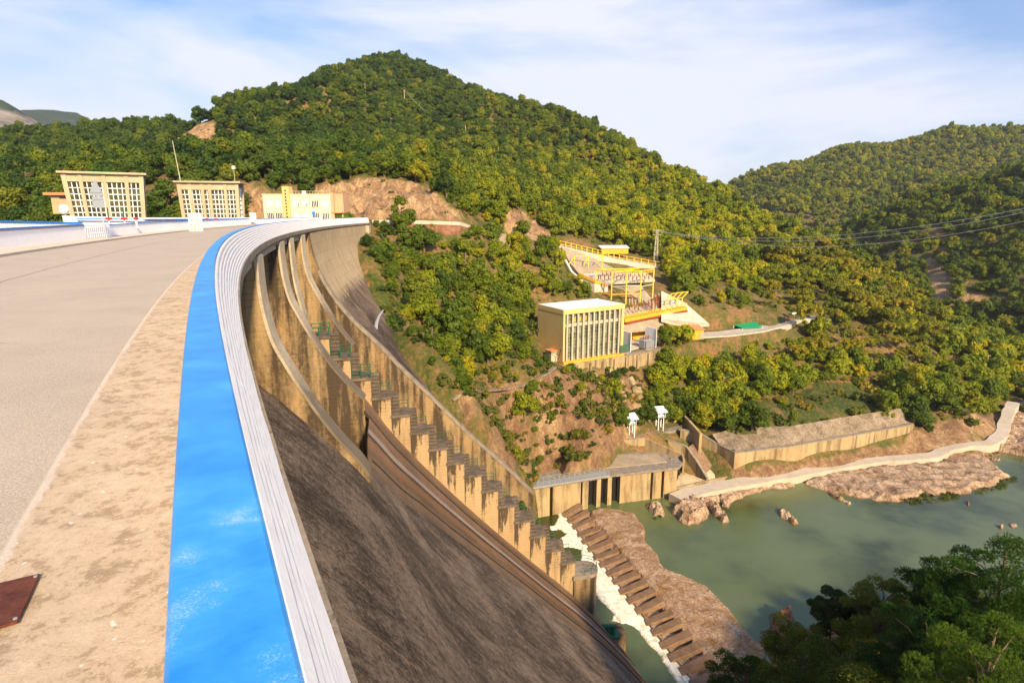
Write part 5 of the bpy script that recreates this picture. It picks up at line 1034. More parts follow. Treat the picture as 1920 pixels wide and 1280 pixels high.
a=aty(631,410,175);wg=thing('shed','low cream outhouse right of the control building','shed',(a[0],a[1],-3));mb=MB();mb.box(0,2.6,0,3,0,2.9);mb.build('wall',M['pinkwall'],wg);mb=MB();mb.box(-.2,2.8,-.2,3.2,2.9,3.1);mb.build('roof',M['pinkwall'],wg)
def house(px,py,Y,lx,h,lab,z0=3.):
    a=aty(px,py,Y);t=thing('house',lab,'house',(a[0],a[1],a[2]-z0),R_(10));mb=MB();mb.box(0,lx,0,7,0,z0+h);mb.build('wall',M['pinkwall'],t);mb=MB();mb.box(-1,lx+1,-1,8,z0+h,z0+h+.6);mb.build('roof',M['tile'],t);mb=MB();mb.box(lx*.5,lx*.95,-.06,-.01,z0+h*.35,z0+h*.8);mb.build('window',M['darkglass'],t)
house(-25,326,250,11,2.2,'house with a flat terracotta roof among trees at the left edge');house(96,376,140,3.6,1.2,'pinkish house with a tiled roof peeping out left of the larger gate tower')
def pole(name,lab,cat,p,h,mt,r=.14,arm=None,group=None,lean=0):
    t=thing(name,lab,cat,tuple(p),0,group);mb=MB();mb.tube([(0,0,-.5),(lean,0,h)],r,6,r*.6);mb.build('pole',M[mt],t)
    if arm: mb=MB();mb.bar((-arm+lean,0,h*.92),(arm+lean,0,h*.92),.16);[mb.tube([(x+lean,0,h*.92),(x+lean,0,h*.92+.5)],.09,5) for x in (-arm*.8,0,arm*.8)];mb.build('crossarm',M[mt],t)
    return t
p=aty(338,334,139);t=pole('mast','thin mast on the roof of the smaller gate tower','mast',(p[0],p[1],p[2]-.5),8.6,'phcream',.12,lean=-.8)
p=aty(440,336,141);t=pole('antenna','short antenna with a white head on the right corner of the smaller tower','antenna',(p[0],p[1],p[2]-.2),2.8,'phcream',.07);mb=MB();mb.box(-.3,.3,-.2,.2,2.5,3.1);mb.build('head',M['white'],t)
p=aty(553,374,176);t=pole('flagpole','thin dark pole rising above the control building roof','pole',(p[0],p[1],p[2]),5.5,'green',.08)
# round white disc, wall sections and small fittings by the towers
p=aty(121,392,112);t=thing('satellite_dish','round white dish on a post left of the larger gate tower','dish',(p[0],p[1],-3));mb=MB();mb.tube([(0,0,0),(0,0,p[2]+3)],.12,6);mb.build('post',M['phcream'],t);mb=MB();mb.tube([(0,-.3,p[2]+3),(0,.05,p[2]+3)],.82,20);mb.build('dish',M['white'],t)
tp=[aty(118,404,104),aty(150,406,106),aty(275,408,112),aty(470,408,142)]
aw=T0('low_wall','low white wall in front of the gate towers, blue rail along its top','wall');polywall([tuple(q) for q in tp],-3,.4).build('wall',M['white'],aw,fixn=True)
mb=MB()
for q,r_ in zip(tp[1:-1],tp[2:]): mb.bar(q+np.array([0,-1,-.35]),r_+np.array([0,-1,-.3]),.3,.22)
mb.build('blue_rail',M['bluep'],aw)
bf=T0('railing','blue-topped white picket railing beyond the parapet at the left edge','railing');P0=np.array(aty(-60,414,42));P1=np.array(aty(153,418,52))
mb=MB();mb.bar(P0,P1,.25,.14);mb.build('top_rail',M['bluep'],bf);mb=MB()
for k in range(60): q=P0+(P1-P0)*k/59;mb.bar(q+[0,0,-.08],q+[0,0,-.75],.13,.1)
mb.build('pickets',M['white'],bf)
for i,(x,s_) in enumerate(((204,0),(233,0),(255,.5),(388,.55),(405,.55))):
    Y=58 if x<260 else 100;p=aty(x,411,Y);k=(.55 if s_==0 else .4);t=thing('valve_post',['left of two green posts with a red wheel at the foot, near the white balustrade','right of two green posts with a red wheel at the foot, near the white balustrade','tiny red valve wheel on the rail right of the two green posts','left of two tiny red valve wheels below the smaller gate tower','right of two tiny red valve wheels below the smaller gate tower'][i],'valve',(p[0],p[1],p[2]),0,'red valve wheels along the upstream rail')
    mb=MB();mb.tube([(0,0,-.8),(0,0,.05)],.07,6);mb.build('stand',M['white'],t);mb=MB();mb.tube([(0,0,-.05),(0,0,.16)],.45*k*1.2,10);mb.build('wheel',M['redp'],t)
    if s_==0: mb=MB();mb.tube([(0,0,.16),(0,0,1.1)],.06,6);mb.build('spindle',M['green'],t)
p=aty(365,418,72);t=thing('kiosk','white slatted cabinet standing above the far parapet','cabinet',(p[0]-.75,p[1],p[2]-1.4));mb=MB();mb.box(0,1.45,0,.5,0,2.55);mb.build('case',M['white'],t,bevel=.04);mb=MB();[mb.box(.2+k*.42,.5+k*.42,-.04,-.005,.5+q*.55,.8+q*.55) for k in range(3) for q in range(4)];mb.build('slats',M['phcream'],t)
p=aty(469,410,112);t=thing('kiosk','small plain white box on the far parapet before the control building','cabinet',(p[0],p[1],p[2]-.6));mb=MB();mb.box(0,.9,0,.6,0,1.6);mb.build('case',M['white'],t,bevel=.03);mb=MB();mb.box(-.03,.93,-.03,.63,1.6,1.68);mb.build('lid',M['white'],t)
def car(p,rz,lab):
    t=thing('parked_car',lab,'car',tuple(p),rz,'blue cars parked behind the parapet');mb=MB();S=[(-2,.35),(-2,.85),(-1.2,.95),(-.7,1.42),(.6,1.45),(1.3,.98),(2,.85),(2.05,.35)]
    mb.add([(x,-.85,z) for x,z in S]+[(x,.85,z) for x,z in S],[tuple(range(8)),tuple(range(15,7,-1))]+[(i,8+i,8+(i+1)%8,(i+1)%8) for i in range(8)]);mb.build('body',M['bluep'],t,bevel=.08,fixn=True)
    mb=MB();mb.add([(x,y,z) for y in (-.87,.87) for x,z in ((-1.05,.98),(-.65,1.36),(.55,1.38),(1.1,.98))],[(0,1,2,3),(7,6,5,4)]);mb.build('window',M['darkglass'],t)
    for x in (-1.25,1.25):
        for y in (-.86,.7): mb=MB();mb.tube([(x,y,.33),(x,y+.16,.33)],.33,12);mb.build('wheel',M['black'],t)
p=aty(518,407,150);car((p[0],p[1],-2.75),R_(5),'blue car parked in front of the control building, mostly hidden by the parapet')
p=aty(459,407,140);car((p[0],p[1],-2.7),R_(5),'blue car beside the small white box, mostly hidden by the parapet')
# back of a road sign near the left parapet
p=aty(197,418,47);t=thing('road_sign','back of a triangular road sign over a rectangular plate on a grey pole','road sign',(p[0],p[1],-1.95));hh=aty(186,336,47)[2]+1.95
mb=MB();mb.tube([(0,0,0),(-.42,0,hh)],.055,8);mb.build('pole',M['steel'],t);X=-.33
mb=MB();mb.add([(X-.6,-.06,hh-1.25),(X+.62,-.06,hh-1.25),(X,-.06,hh+.02),(X-.6,-.03,hh-1.25),(X+.62,-.03,hh-1.25),(X,-.03,hh+.02)],[(0,1,2),(5,4,3),(0,3,4,1),(1,4,5,2),(2,5,3,0)]);mb.build('triangle_plate',M['steel'],t,fixn=True)
mb=MB();mb.box(X-.38,X+.5,-.06,-.03,hh-2.15,hh-1.3);mb.build('lower_plate',M['steel'],t);mb=MB();mb.box(X-.45,X+.5,-.1,-.07,hh-1.0,hh-.92);mb.box(X-.35,X+.45,-.1,-.07,hh-1.55,hh-1.47);mb.build('clamp',M['steel'],t)
p=aty(588,396,120);t=thing('road_sign','small warning triangle with a blue plate in front of the control building','road sign',(p[0],p[1],-2));z_=p[2]+2;mb=MB();mb.tube([(0,0,0),(0,0,z_)],.04,6);mb.build('pole',M['steel'],t)
mb=MB();mb.add([(-.45,-.06,z_),(.45,-.06,z_),(0,-.06,z_+.8),(-.45,-.03,z_),(.45,-.03,z_),(0,-.03,z_+.8)],[(0,1,2),(5,4,3),(0,3,4,1),(1,4,5,2),(2,5,3,0)]);mb.build('red_border',M['redp'],t,fixn=True);mb=MB();mb.add([(-.3,-.07,z_+.09),(.3,-.07,z_+.09),(0,-.07,z_+.62)],[(0,1,2)]);mb.build('white_face',M['white'],t);mb=MB();mb.box(-.35,.35,-.06,-.03,z_-.7,z_-.08);mb.build('blue_plate',M['bluep'],t)
p=aty(743,402,181);t=thing('yellow_post','tall yellow post on a blue base at the roadside beyond the dam','post',(p[0],p[1],p[2]-1));mb=MB();mb.tube([(0,0,0),(0,0,2.2)],.45,8);mb.build('base',M['bluep'],t);mb=MB();mb.tube([(0,0,2.2),(0,0,6.)],.38,8);mb.build('post',M['yellow'],t)
# rusty plate
pl=[atz(x,y,-1.893) for x,y in ((75,1078),(33,1168),(-40,1190),(-60,1110))];t=thing('access_plate','rusty brown steel access plate set in the pavement at the lower left','plate',tuple(np.mean(pl,0)))
mb=MB();c_=np.mean(pl,0);v=[tuple(q-c_) for q in pl];mb.add(v+[(x,y,z+.012) for x,y,z in v],[(3,2,1,0),(4,5,6,7),(0,1,5,4),(1,2,6,5),(2,3,7,6),(3,0,4,7)])
m_,t_,b_=mat('rusty_plate',(.16,.045,.025),.65,.2);w=N(t_,'ShaderNodeTexWave');w.inputs['Scale'].default_value=28;t_.links.new(obc(t_),w.inputs[0]);nn=noise(t_,pos(t_),9,7,.7);t_.links.new(ramp(t_,nn,[(.35,(.08,.022,.014)),(.65,(.20,.065,.035))]),b_.inputs['Base Color']);bump(t_,b_,math_(t_,'ADD',w.outputs[0],nn),.8,.004)
mb.build('plate',m_,t,fixn=True)
for q,k in ((pl[0],.12),(pl[1],.12)): w_=q+(c_-q)*k-c_;mb=MB();mb.tube([(w_[0],w_[1],w_[2]+.012),(w_[0],w_[1],w_[2]+.017)],.009,10);mb.build('bolt',M['steel'],t)
# pylon and poles on the hill
p=hit(1229,492);ph_=above(1234,430,p);pt=thing('lattice_pylon','tall slim lattice pylon beside the upper road above the switchyard','pylon',tuple(p))
mb=MB();w0,w1=.9,.3
for sx in (-1,1):
    for sy in (-1,1): mb.bar((sx*w0,sy*w0,-.5),(sx*w1,sy*w1,ph_),.22)
for k in range(12):
    z0,z1=ph_*k/12,ph_*(k+1)/12;a_=w0+(w1-w0)*k/12;b_=w0+(w1-w0)*(k+1)/12;sg=1 if k%2 else -1
    for sy in (-1,1): mb.bar((-a_*sg,sy*a_,z0),(b_*sg,sy*b_,z1),.13);mb.bar((sy*a_,-a_*sg,z0),(sy*b_,b_*sg,z1),.13)
mb.build('lattice',M['phcream'],pt);mb=MB();[mb.bar((-2,0,ph_*z),(2,0,ph_*z),.2) for z in (.97,.84)];mb.build('crossarm',M['phcream'],pt)
PL_=[(759,205,168,'highest wooden pole on the open upper flank of the main hill',.9),(685,178,156,'thin pole among dead trees just under the summit',0),(816,245,222,'wooden pole below and right of the highest pole on the main hill',.8),(873,260,235,'thin pole right of the middle of the main hill',0),(857,270,258,'short pole hidden among trees on the main hill',0),(1253,395,362,'pole with crossarms on the rocky spur above the switchyard',1.0),(1355,420,396,'plain pole on the slope between the crossarm pole and the ridge',0),(1306,462,438,'dark pole above the retaining wall, right of the pylon',0),(1471,450,432,'pole by the ridge where the power lines cross',.8),(1555,478,448,'pale pole on the bare patch of the right spur',0),(1622,502,480,'short pale pole on the spur, right of the bare patch pole',0),(1847,704,664,'pale leaning pole on the wooded slope above the bend of the path',.9),(935,292,276,'small pole low on the main hill face',0),(1040,355,338,'small pole above the cliff right of the road',0)]
tops={}
for x,yb,yt,lab,arm in PL_:
    p=hit(x,yb)
    if p is None: continue
    h=above(x,yt,p);tops[x]=(p[0],p[1],p[2]+h);pole('utility_pole',lab,'pole',p,h,'wood',.0011*p[1]*.9,arm or None,'poles on the wooded hill')
def wire(a,b,sag,lab,r=.06):
    a=np.array(a);b=np.array(b);mb=MB();mb.tube([a+(b-a)*t_-np.array([0,0,sag*4*t_*(1-t_)]) for t_ in np.linspace(0,1,15)],r,4);tag(mb.build('power_line',M['steel']),lab,'power line','power lines across the valley')
e=[aty(1960,y,150) for y in (365,372,392)]
pt_=(p0:=np.array([pt.location.x,pt.location.y,pt.location.z]))
for k,y in enumerate((372,378,395)): wire(p0+np.array([(k-1)*1.8,0,ph_*.95]),aty(2010,y,190),7+k,['uppermost','middle','lowest'][k]+' of three wires sweeping from the pylon to the right edge')
if 759 in tops and 816 in tops: wire(tops[759],tops[816],1.5,'short wire between the two highest wooden poles on the main hill',.09)
# ------------------------------------------------------------------ trees
def leafmesh(name,mt,seed,lobes,per,size,shape='oak',core=True):
    r=np.random.default_rng(seed);V=[];Fc=[]
    C=[];
    for i in range(lobes):
        u=r.normal(size=3);u/=np.linalg.norm(u)
        if shape=='oak': c=u*np.array([.70,.62,.60])*r.uniform(.5,1.15)+np.array([0,0,1.05]);rad=r.uniform(.20,.44)
        elif shape=='umb': c=np.array([u[0]*.85,u[1]*.85,2.0+.28*abs(u[2])-.12*(u[0]**2+u[1]**2)]);rad=r.uniform(.2,.34)
        elif shape=='tall': c=np.array([u[0]*.38,u[1]*.38,1.35+u[2]*.95]);rad=r.uniform(.25,.4)
        else: c=u*np.array([.7,.7,.25])*r.uniform(.5,1.)+np.array([0,0,.38]);rad=r.uniform(.25,.4)
        C.append((c,rad))
    P=[];Nn=[]
    for c,rad in C:
        d=r.normal(size=(per,3));d/=np.linalg.norm(d,axis=1)[:,None];d[:,2]=np.where(d[:,2]<-.5,-d[:,2],d[:,2]);q=c+d*rad*r.uniform(.72,1.12,(per,1))*np.array([1,1,.85]);P.append(q);Nn.append(d)
    P=np.concatenate(P);Nn=np.concatenate(Nn);n=len(P);nn=Nn*.8+r.normal(size=(n,3))*.45;nn/=np.linalg.norm(nn,axis=1)[:,None]
    a=np.cross(nn,r.normal(size=(n,3)));a/=np.linalg.norm(a,axis=1)[:,None];b=np.cross(nn,a);s=size*r.uniform(.6,1.3,(n,1))
    v=np.stack([P-a*s*.9-b*s*.35,P+a*s*.1-b*s*.6,P+a*s,P+b*s*.65+nn*s*.3],1).reshape(-1,3);f=np.arange(4*n).reshape(-1,4)
    mb=MB();mb.v=[tuple(x) for x in v];mb.f=[tuple(int(k) for k in x) for x in f]
    if core:
        for c,rad in C[:]:
            k=6;vv=[]
            for j,(z,rr) in enumerate(((-.75,.35),(-.1,.78),(.6,.5))):
                for i in range(k): t_=2*math.pi*i/k+j;vv.append((c[0]+rad*rr*.9*math.cos(t_),c[1]+rad*rr*.9*math.sin(t_),c[2]+z*rad*.75))
            mb.add(vv,[(j*k+i,j*k+(i+1)%k,(j+1)*k+(i+1)%k,(j+1)*k+i) for j in range(2) for i in range(k)]+[tuple(range(2*k,3*k)),tuple(range(k-1,-1,-1))])
    me=bpy.data.meshes.new(name);me.from_pydata(mb.v,[],mb.f);me.materials.append(M[mt]);return me
def trunkmesh(name,seed,shape):
    r=random.Random(seed);mb=MB();top={'oak':.9,'umb':1.75,'tall':1.6,'shrub':.3}[shape];mb.tube([(0,0,-.5),(.03,.02,top*.5),(.0,.05,top)],.085,7,.05)
    for i in range(6):
        a=r.uniform(0,6.28);L_=r.uniform(.35,.65)*(1.2 if shape=='umb' else .8);z=top*r.uniform(.55,.95);mb.tube([(0,0,z),(L_*.5*math.cos(a),L_*.5*math.sin(a),z+.2*L_),(L_*math.cos(a),L_*math.sin(a),z+.45*L_)],.04,5,.015)
    me=bpy.data.meshes.new(name);me.from_pydata(mb.v,[],mb.f);me.materials.append(M['trunk']);return me
HI={'oak':[leafmesh('crown','leaf',s,26,75,.085) for s in (1,2,3,4)],'umb':[leafmesh('crown','umb',s,24,80,.07,'umb') for s in (5,6)],'tall':[leafmesh('crown','leaf',s,20,75,.08,'tall') for s in (7,8)],'shrub':[leafmesh('crown','brush',s,12,60,.09,'shrub') for s in (9,10)]}
LO={'oak':[leafmesh('far_crown','leaf',s,22,50,.10) for s in (11,12,13,17,18,19)],'umb':[leafmesh('far_crown','umb',14,16,50,.1,'umb')],'tall':[leafmesh('far_crown','leaf',15,14,50,.1,'tall')],'shrub':[leafmesh('far_crown','brush',16,8,22,.14,'shrub')]}
TK={k:trunkmesh('trunk',20+i,k) for i,k in enumerate(HI)}
S=[]   # x,y,z,r,rot,tint,kind
def scatter(H,x0,x1,y0,y1,sp,rmin,rmax,allow,ymax=None):
    X,Y=np.meshgrid(np.arange(x0,x1,sp),np.arange(y0,y1,sp));X=X+RNG.uniform(-.5,.5,X.shape)*sp;Y=Y+RNG.uniform(-.5,.5,Y.shape)*sp;X=X.ravel();Y=Y.ravel();Zt=H(X,Y)
    px,py=projv(np.stack([X,Y,Zt],-1));k=(px>-70)&(px<1990)&(py>60)&(py<1340)&(Zt>-74.3);X,Y,Zt,px,py=[q[k] for q in (X,Y,Zt,px,py)]
    vis=np.ones(len(X),bool)
    for t_ in np.linspace(.5,.985,26):
        hx=H(X*t_,Y*t_);vis&=~((hx>(Zt+7)*t_+.5)&(Y*t_>y0+6))
    X,Y,Zt,px,py=[q[vis] for q in (X,Y,Zt,px,py)];kk=allow(X,Y,Zt,px,py);r=RNG.uniform(rmin,rmax,len(X))
    for i in np.nonzero(kk[0])[0]: S.append((X[i],Y[i],Zt[i],r[i]*kk[1][i],RNG.uniform(0,6.28),kk[2][i],kk[3][i]))
def allowM(X,Y,Zt,px,py):
    n=len(X);rnd=RNG.random(n);_,_,rock,cliff,red,grass,bare=masks(X,Y,Zt);ok=np.ones(n,bool);sz=np.ones(n);kind=np.zeros(n,int)
    I=lambda k:inpoly(px,py,POLY[k])
    clump=fbm(X/22+9,Y/22,3)
    ok&=~(rock&(rnd>.10));sz=np.where(rock,.35,sz);kind=np.where(rock,3,kind)
    c=cliff|red;ok&=~(c&(rnd>np.where(cliff,.95,.25)));sz=np.where(c,.62+.25*(py>775)*(rnd<.4)*cliff,sz);kind=np.where(c,np.where(rnd<.12,0,3),kind)
    ok&=~(bare&(rnd>.6));ok&=~(grass&(rnd>.3));sz=np.where(grass|bare,.55+.35*RNG.random(n),sz);kind=np.where(grass,3,kind)
    ok&=~(I('pad')&~((px>1240)&(py>640))&~((px>1255)&(py<555)));ok&=~I('road');ok&=~I('struc');ok&=~I('low');ok&=~((px>455)&(px<700)&(py>372)&(Y<200)&(X<-36));sz=np.where((px>1290)&(px<1500)&(py>636)&(py<690),sz*.42,sz);ok&=~((px>1290)&(px<1500)&(py>590)&(py<640)&(Y<240))
    # keep the ground before the powerhouse and the dam contact clear
    ok&=~((px>990)&(px<1245)&(py>640)&(py<712));ok&=~((py>395)&(py<432)&(px>640)&(px<700))
    dc=segdist(X,Y,[(q[0],q[1]) for q in conv],False);ok&=~(dc<4.5);sz=np.where(dc<9,np.minimum(sz,.6),sz)
    sz=sz*np.where((px>680)&(px<1060)&(py>430)&(py<760),.95,1.)*np.where(Y>330,1.02,1.)*np.where(clump<.36,.7,1.)
    ok&=~((clump<.27)&(Y<420)&(rnd>.5)&(px>1060))
    pz=inpoly(px,py,[(1440,480),(1560,470),(1760,560),(1760,680),(1640,720),(1480,700),(1420,620)]);kind=np.where(pz&(rnd<.45)&ok&~c,1,kind)
    kind=np.where((kind==0)&(RNG.random(n)<.13),2,kind)
    warm=np.clip((px-500)/650,.1,1)*np.clip((py-120)/260,.1,1)*np.clip((850-py)/150,.3,1);tint=np.clip(warm*(.85+.35*(px>1150))+RNG.normal(0,.17,n)+.05,0,1)  # warm light on the right-hand slope put into leaf colour, with yellower foliage
    tint=np.where(kind==3,np.clip(tint+.2,0,1),tint);return ok,sz,tint,kind
print('scatter')
scatter(HM,-330,330,108,330,5.0,2.7,5.3,allowM)
scatter(HM,-60,140,108,230,3.6,1.2,2.6,lambda X,Y,Zt,px,py:(lambda a:(a[0]&(RNG.random(len(X))<.8),a[1],a[2],np.where(a[3]==1,3,a[3])))(allowM(X,Y,Zt,px,py)))
scatter(HM,-330,420,330,720,5.2,2.3,5.3,allowM)
def lowscrub(X,Y,Zt,px,py):
    a=allowM(X,Y,Zt,px,py);n=len(X);return a[0]&(RNG.random(n)<.62)&(px>640),np.minimum(a[1]*1.5,1.),np.clip(a[2]+.15,0,1),np.where(RNG.random(n)<.15,0,3)
scatter(HM,-50,240,108,290,2.9,.75,1.7,lowscrub)
def cl2(X,Y,Zt,px,py):
    a=allowM(X,Y,Zt,px,py);n=len(X);I=lambda k:inpoly(px,py,POLY[k]);z_=(I('cliff')|I('bare')|(segdist(X,Y,[(q[0],q[1]) for q in conv],False)<9))&~I('pad')&~I('struc')&(segdist(X,Y,[(q[0],q[1]) for q in conv],False)>1.8);cf=fbm(X/8,Y/8,3);return z_&(RNG.random(n)<np.clip((cf-.2)*3.2,.1,.95)),np.ones(n),np.clip(RNG.normal(.25,.2,n),0,1),np.where(RNG.random(n)<.2,0,3)
scatter(HM,-50,75,100,200,2.1,.8,2.1,cl2)
simple=lambda warm,rock=0:(lambda X,Y,Zt,px,py:(~((inpoly(px,py,sp)|inpoly(px,py,[(1800,550),(1860,560),(1850,585),(1800,575)]))&(Y<520)),np.ones(len(X)),np.clip(RNG.normal(warm,.16,len(X)),0,1),np.where(RNG.random(len(X))<.12,2,0)))
scatter(HL,-620,-90,195,600,6.6,3.4,5.4,simple(.05));scatter(HR1,130,760,255,780,6.6,3.2,5.6,simple(.45));scatter(HR2,150,1500,720,1500,9.,4.2,7.0,simple(.75))
def nearallow(X,Y,Zt,px,py): return (Zt>-70)&(Y<90),np.ones(len(X)),np.clip(RNG.normal(.05,.1,len(X)),0,1),np.where(RNG.random(len(X))<.3,3,0)
scatter(HN,30,130,30,100,4.2,1.6,3.0,nearallow)
S=np.array(S,float);print('trees',len(S))
px,py=projv(S[:,:3]);zc=S[:,1];scr=S[:,3]/np.hypot(S[:,1],S[:,0]);order=np.argsort(-scr);KN=['oak','umb','tall','shrub']
inview=(px>-20)&(px<1940)&(py<1290);order=[i for i in order if inview[i]]
cnt=0;proto={};single=set()
def region(x,y,Y):
    if Y<105: return 'on the near bank at the lower right'
    if x<240: return 'behind the parapet at the far left'
    if x<700: return 'behind the towers and control building'
    if y<425: return 'above the rock cutting'
    if x<1060 and y<735: return 'between the dam edge and the powerhouse'
    if x<1240 and y>=690: return 'on the rocky face under the powerhouse'
    if y>=620 and x>=1160: return 'between the lower road and river wall'
    if x<1340: return 'around the switchyard'
    return 'on the golden spur above the lower road'
SP={0:'evergreen oak',1:'umbrella pine',2:'tall slender tree',3:'low bushy shrub'}
def tone(t): return 'dark green' if t<.2 else 'olive green' if t<.5 else 'golden green'
for i in order:
    if cnt>=292: break
    x,y,z,r,rot,ti,kd=S[i];kd=int(kd);k=KN[kd];v=cnt%len(HI[k]);key=(k,v)
    if r/math.hypot(x,y)<.0155 and False: break
    sz='large' if r>3.9 else 'medium' if r>2.6 else 'small';lab=f"{sz} {tone(ti)} {SP[kd]} {region(px[i],py[i],y)}"
    t=thing({'oak':'oak_tree','umb':'pine_tree','tall':'slender_tree','shrub':'shrub'}[k],lab,'shrub' if kd==3 else 'tree',(x,y,z-.2),rot,f"{SP[kd]}s {region(px[i],py[i],y)}, {sz} and {tone(ti)}")
    t.scale=(r,r,r*(.95 if k!='tall' else 1.05));
    for nm,me in (('crown',HI[k][v]),('trunk',TK[k])):
        c=bpy.data.objects.new(nm,me);COL.objects.link(c);c.parent=t;c['tint']=float(ti)
    single.add(i);cnt+=1
rest=[i for i in range(len(S)) if i not in single]
def forest(name,idx,lab,kd):
    D=S[idx];me=bpy.data.meshes.new(name);me.from_pydata([tuple(q) for q in D[:,:3]-np.array([0,0,.3])],[],[])
    for an,col_ in (('scl',D[:,3]),('sz',D[:,3]*RNG.uniform(.75,1.25,len(D))),('rot',D[:,4]),('tint',D[:,5])): a=me.attributes.new(an,'FLOAT','POINT');a.data.foreach_set('value',np.ascontiguousarray(col_))
    a=me.attributes.new('var','INT','POINT');V_=LO[KN[kd]];a.data.foreach_set('value',RNG.integers(0,len(V_),len(D)).astype(np.int32))
    o=bpy.data.objects.new(name,me);COL.objects.link(o);tag(o,lab,'woodland',kind='stuff')
    cc=bpy.data.collections.new('crown_source_'+name)
    for j,m_ in enumerate(V_): q=bpy.data.objects.new(f'far_crown_{j}',m_);cc.objects.link(q)
    g=bpy.data.node_groups.new(name,'GeometryNodeTree');g.interface.new_socket('Geometry',in_out='INPUT',socket_type='NodeSocketGeometry');g.interface.new_socket('Geometry',in_out='OUTPUT',socket_type='NodeSocketGeometry')
    gi=g.nodes.new('NodeGroupInput');go=g.nodes.new('NodeGroupOutput');ip=g.nodes.new('GeometryNodeInstanceOnPoints');ci=g.nodes.new('GeometryNodeCollectionInfo');ci.inputs['Collection'].default_value=cc;ci.inputs['Separate Children'].default_value=True;ci.inputs['Reset Children'].default_value=True
    def at(n_,ty='FLOAT'): q=g.nodes.new('GeometryNodeInputNamedAttribute');q.data_type=ty;q.inputs['Name'].default_value=n_;return q.outputs['Attribute']
    cx=g.nodes.new('ShaderNodeCombineXYZ');g.links.new(at('rot'),cx.inputs[2]);ip.inputs['Pick Instance'].default_value=True
    m2=g.nodes.new('GeometryNodeMeshToPoints');g.links.new(gi.outputs[0],m2.inputs[0])
    g.links.new(m2.outputs[0],ip.inputs['Points']);g.links.new(ci.outputs[0],ip.inputs['Instance']);g.links.new(at('var','INT'),ip.inputs['Instance Index']);g.links.new(cx.outputs[0],ip.inputs['Rotation']);sv=g.nodes.new('ShaderNodeCombineXYZ');[g.links.new(at(n_),sv.inputs[j]) for j,n_ in enumerate(('scl','scl','sz'))];g.links.new(sv.outputs[0],ip.inputs['Scale']);g.links.new(ip.outputs[0],go.inputs[0])
    md=o.modifiers.new('g','NODES');md.node_group=g
for kd,nm,lab in ((0,'woodland','dense evergreen oak wood covering the hills beyond the dam'),(1,'pine_wood','scattered umbrella pines in the wood of the right-hand spur'),(2,'slender_wood','taller slender trees standing up through the oak wood'),(3,'scrub','low scrub on the rocky cuttings, cliff and grassy patches')):
    idx=[i for i in rest if int(S[i,6])==kd]
    if idx: forest(nm,idx,lab,kd)

# big trees on the near bank, needle by needle
def pinetree(px_,py_,Y,hw,lab,seed,kind='pine'):
    r=np.random.default_rng(seed);top=aty(px_,py_,Y);R0=hw/F*math.hypot(Y,top[2])*1.02;zb=float(HN(np.array([top[0]]),np.array([top[1]]))[0]);zb=min(zb,top[2]-2.2*R0-1)
    H=top[2]-zb;t=thing('pine_tree' if kind=='pine' else 'oak_tree',lab,'tree',(top[0],top[1],zb),0,None);V=[];Fc=[];mb=MB();mb.tube([(0,0,-.5),(.2,.1,H*.5),(0,0,H*.93)],.26,8,.08);tips=[]
    zc_=H-R0*1.35
    for i in range(70):
        u=r.normal(size=3);u/=np.linalg.norm(u);k=r.uniform(.45,1);c=np.array([u[0]*R0*k,u[1]*R0*k,zc_+u[2]*R0*1.25*k]);
        if c[2]<H*.2: continue
        tips.append(c);z0=max(c[2]-abs(np.hypot(c[0],c[1]))*.6,H*.15);m_=c*.5+np.array([0,0,z0])*.5+np.array([0,0,.12*R0]);mb.tube([(0,0,z0),tuple(m_),tuple(c)],.075,5,.025)
    mb.build('trunk',M['trunk'],t);P=[];D=[]
    for c in tips:
        rad=R0*r.uniform(.17,.30);n=230 if kind=='pine' else 480;d=r.normal(size=(n,3));d/=np.linalg.norm(d,axis=1)[:,None];d[:,2]=np.abs(d[:,2])*.9-.15;P.append(c+d*rad*r.uniform(.55,1.05,(n,1)));D.append(d)
    P=np.concatenate(P);D=np.concatenate(D)
    if kind=='pine':
        k=9;n=len(P);P=np.repeat(P,k,0);D=np.repeat(D,k,0);D=D*.7+np.array([0,0,.75])+r.normal(size=D.shape)*.5;D/=np.linalg.norm(D,axis=1)[:,None];L_=r.uniform(.16,.30,(len(P),1));S_=np.cross(D,r.normal(size=D.shape));S_/=np.linalg.norm(S_,axis=1)[:,None]
        v=np.stack([P-S_*.021,P+S_*.021,P+D*L_],1).reshape(-1,3);f=np.arange(len(v)).reshape(-1,3)
    else:
        n=len(P);nn=D+r.normal(size=D.shape)*.7;nn/=np.linalg.norm(nn,axis=1)[:,None];a=np.cross(nn,r.normal(size=D.shape));a/=np.linalg.norm(a,axis=1)[:,None];b=np.cross(nn,a);s_=r.uniform(.07,.15,(n,1))
        v=np.stack([P-a*s_,P-b*s_*.5,P+a*s_,P+b*s_*.5],1).reshape(-1,3);f=np.arange(4*n).reshape(-1,4)
    me=bpy.data.meshes.new('crown');me.from_pydata(v.tolist(),[],f.tolist());me.materials.append(M['pine' if kind=='pine' else 'leaf']);o=bpy.data.objects.new('crown',me);COL.objects.link(o);o.parent=t;o['tint']=.15 if kind!='pine' else .3
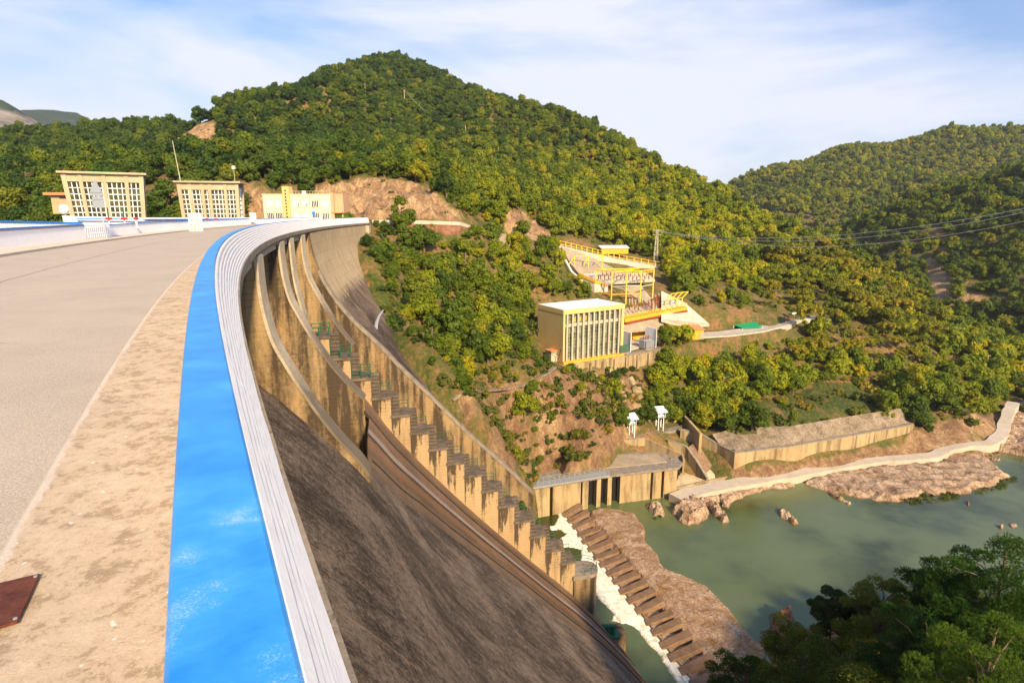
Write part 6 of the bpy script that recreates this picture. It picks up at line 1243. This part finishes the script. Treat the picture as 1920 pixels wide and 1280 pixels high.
for q in [(1893,1004,44,105,'tallest pine, filling the right edge above the water',1,'pine'),(1795,1040,46,72,'second pine, its round top just left of the tallest pine',2,'pine'),(1662,1085,52,66,'dark oak with a broad top left of the two pines',3,'oak'),(1567,1103,56,34,'small leafy oak whose top pokes over the water, left of the broad oak',4,'oak'),(1512,1158,54,64,'rounded olive oak just right of the red waterside rock',5,'oak'),(1402,1222,60,62,'bright green pine top at the foot of the concrete apron',6,'pine'),(1610,1185,46,88,'dark oak in the middle of the near trees',7,'oak'),(1745,1150,42,92,'pine below the second pine with bare pinkish branches',8,'pine'),(1870,1160,36,115,'pine in the bottom right corner',9,'pine'),(1510,1245,48,80,'dark oak at the bottom edge between the bright pine and the middle oak',10,'oak'),(1660,1255,40,95,'dark oak at the bottom edge under the middle oak',11,'oak')]: pinetree(*q)

G_=[]
for pl,n in (([(1690,905),(1790,915),(1800,928),(1700,945),(1680,935)],150),([(1765,850),(1870,840),(1862,862),(1800,880),(1770,875)],150),([(1610,872),(1660,868),(1660,882),(1620,885)],40),([(1820,890),(1905,893),(1880,915),(1830,920)],90),([(1225,958),(1240,955),(1240,965),(1228,968)],8),([(1380,885),(1460,872),(1460,880),(1380,893)],25),([(1560,850),(1700,832),(1700,842),(1560,862)],30)):
    P=np.array(pl);k=0
    while k<n:
        x,y=RNG.uniform(P[:,0].min(),P[:,0].max()),RNG.uniform(P[:,1].min(),P[:,1].max())
        if inpoly(x,y,pl) and vn(x/9,y/6)>.35: q=atz(x,y,-74.2);G_.append((q[0],q[1],-74.6,RNG.uniform(.4,.95),RNG.uniform(0,6.28),RNG.uniform(0,.5),3))
        k+=1
n0=len(S);S=np.concatenate([S,np.array(G_,float)]);forest('reeds',list(range(n0,len(S))),'low green waterside plants among the pale river rocks',3)
hb=MB().box(-3100,1800,-200,3000,-91.5,620).build('haze',None);hb['kind']='stuff';hb['label']='thin summer haze filling the valley'
hm=bpy.data.materials.new('haze');hm.use_nodes=True;ht=hm.node_tree;ht.nodes.clear();ho=N(ht,'ShaderNodeOutputMaterial');hv=N(ht,'ShaderNodeVolumePrincipled');hv.inputs['Color'].default_value=(.90,.93,1,1);hv.inputs['Density'].default_value=.00009;hv.inputs['Anisotropy'].default_value=.3;ht.links.new(hv.outputs[0],ho.inputs['Volume']);hb.data.materials.append(hm)
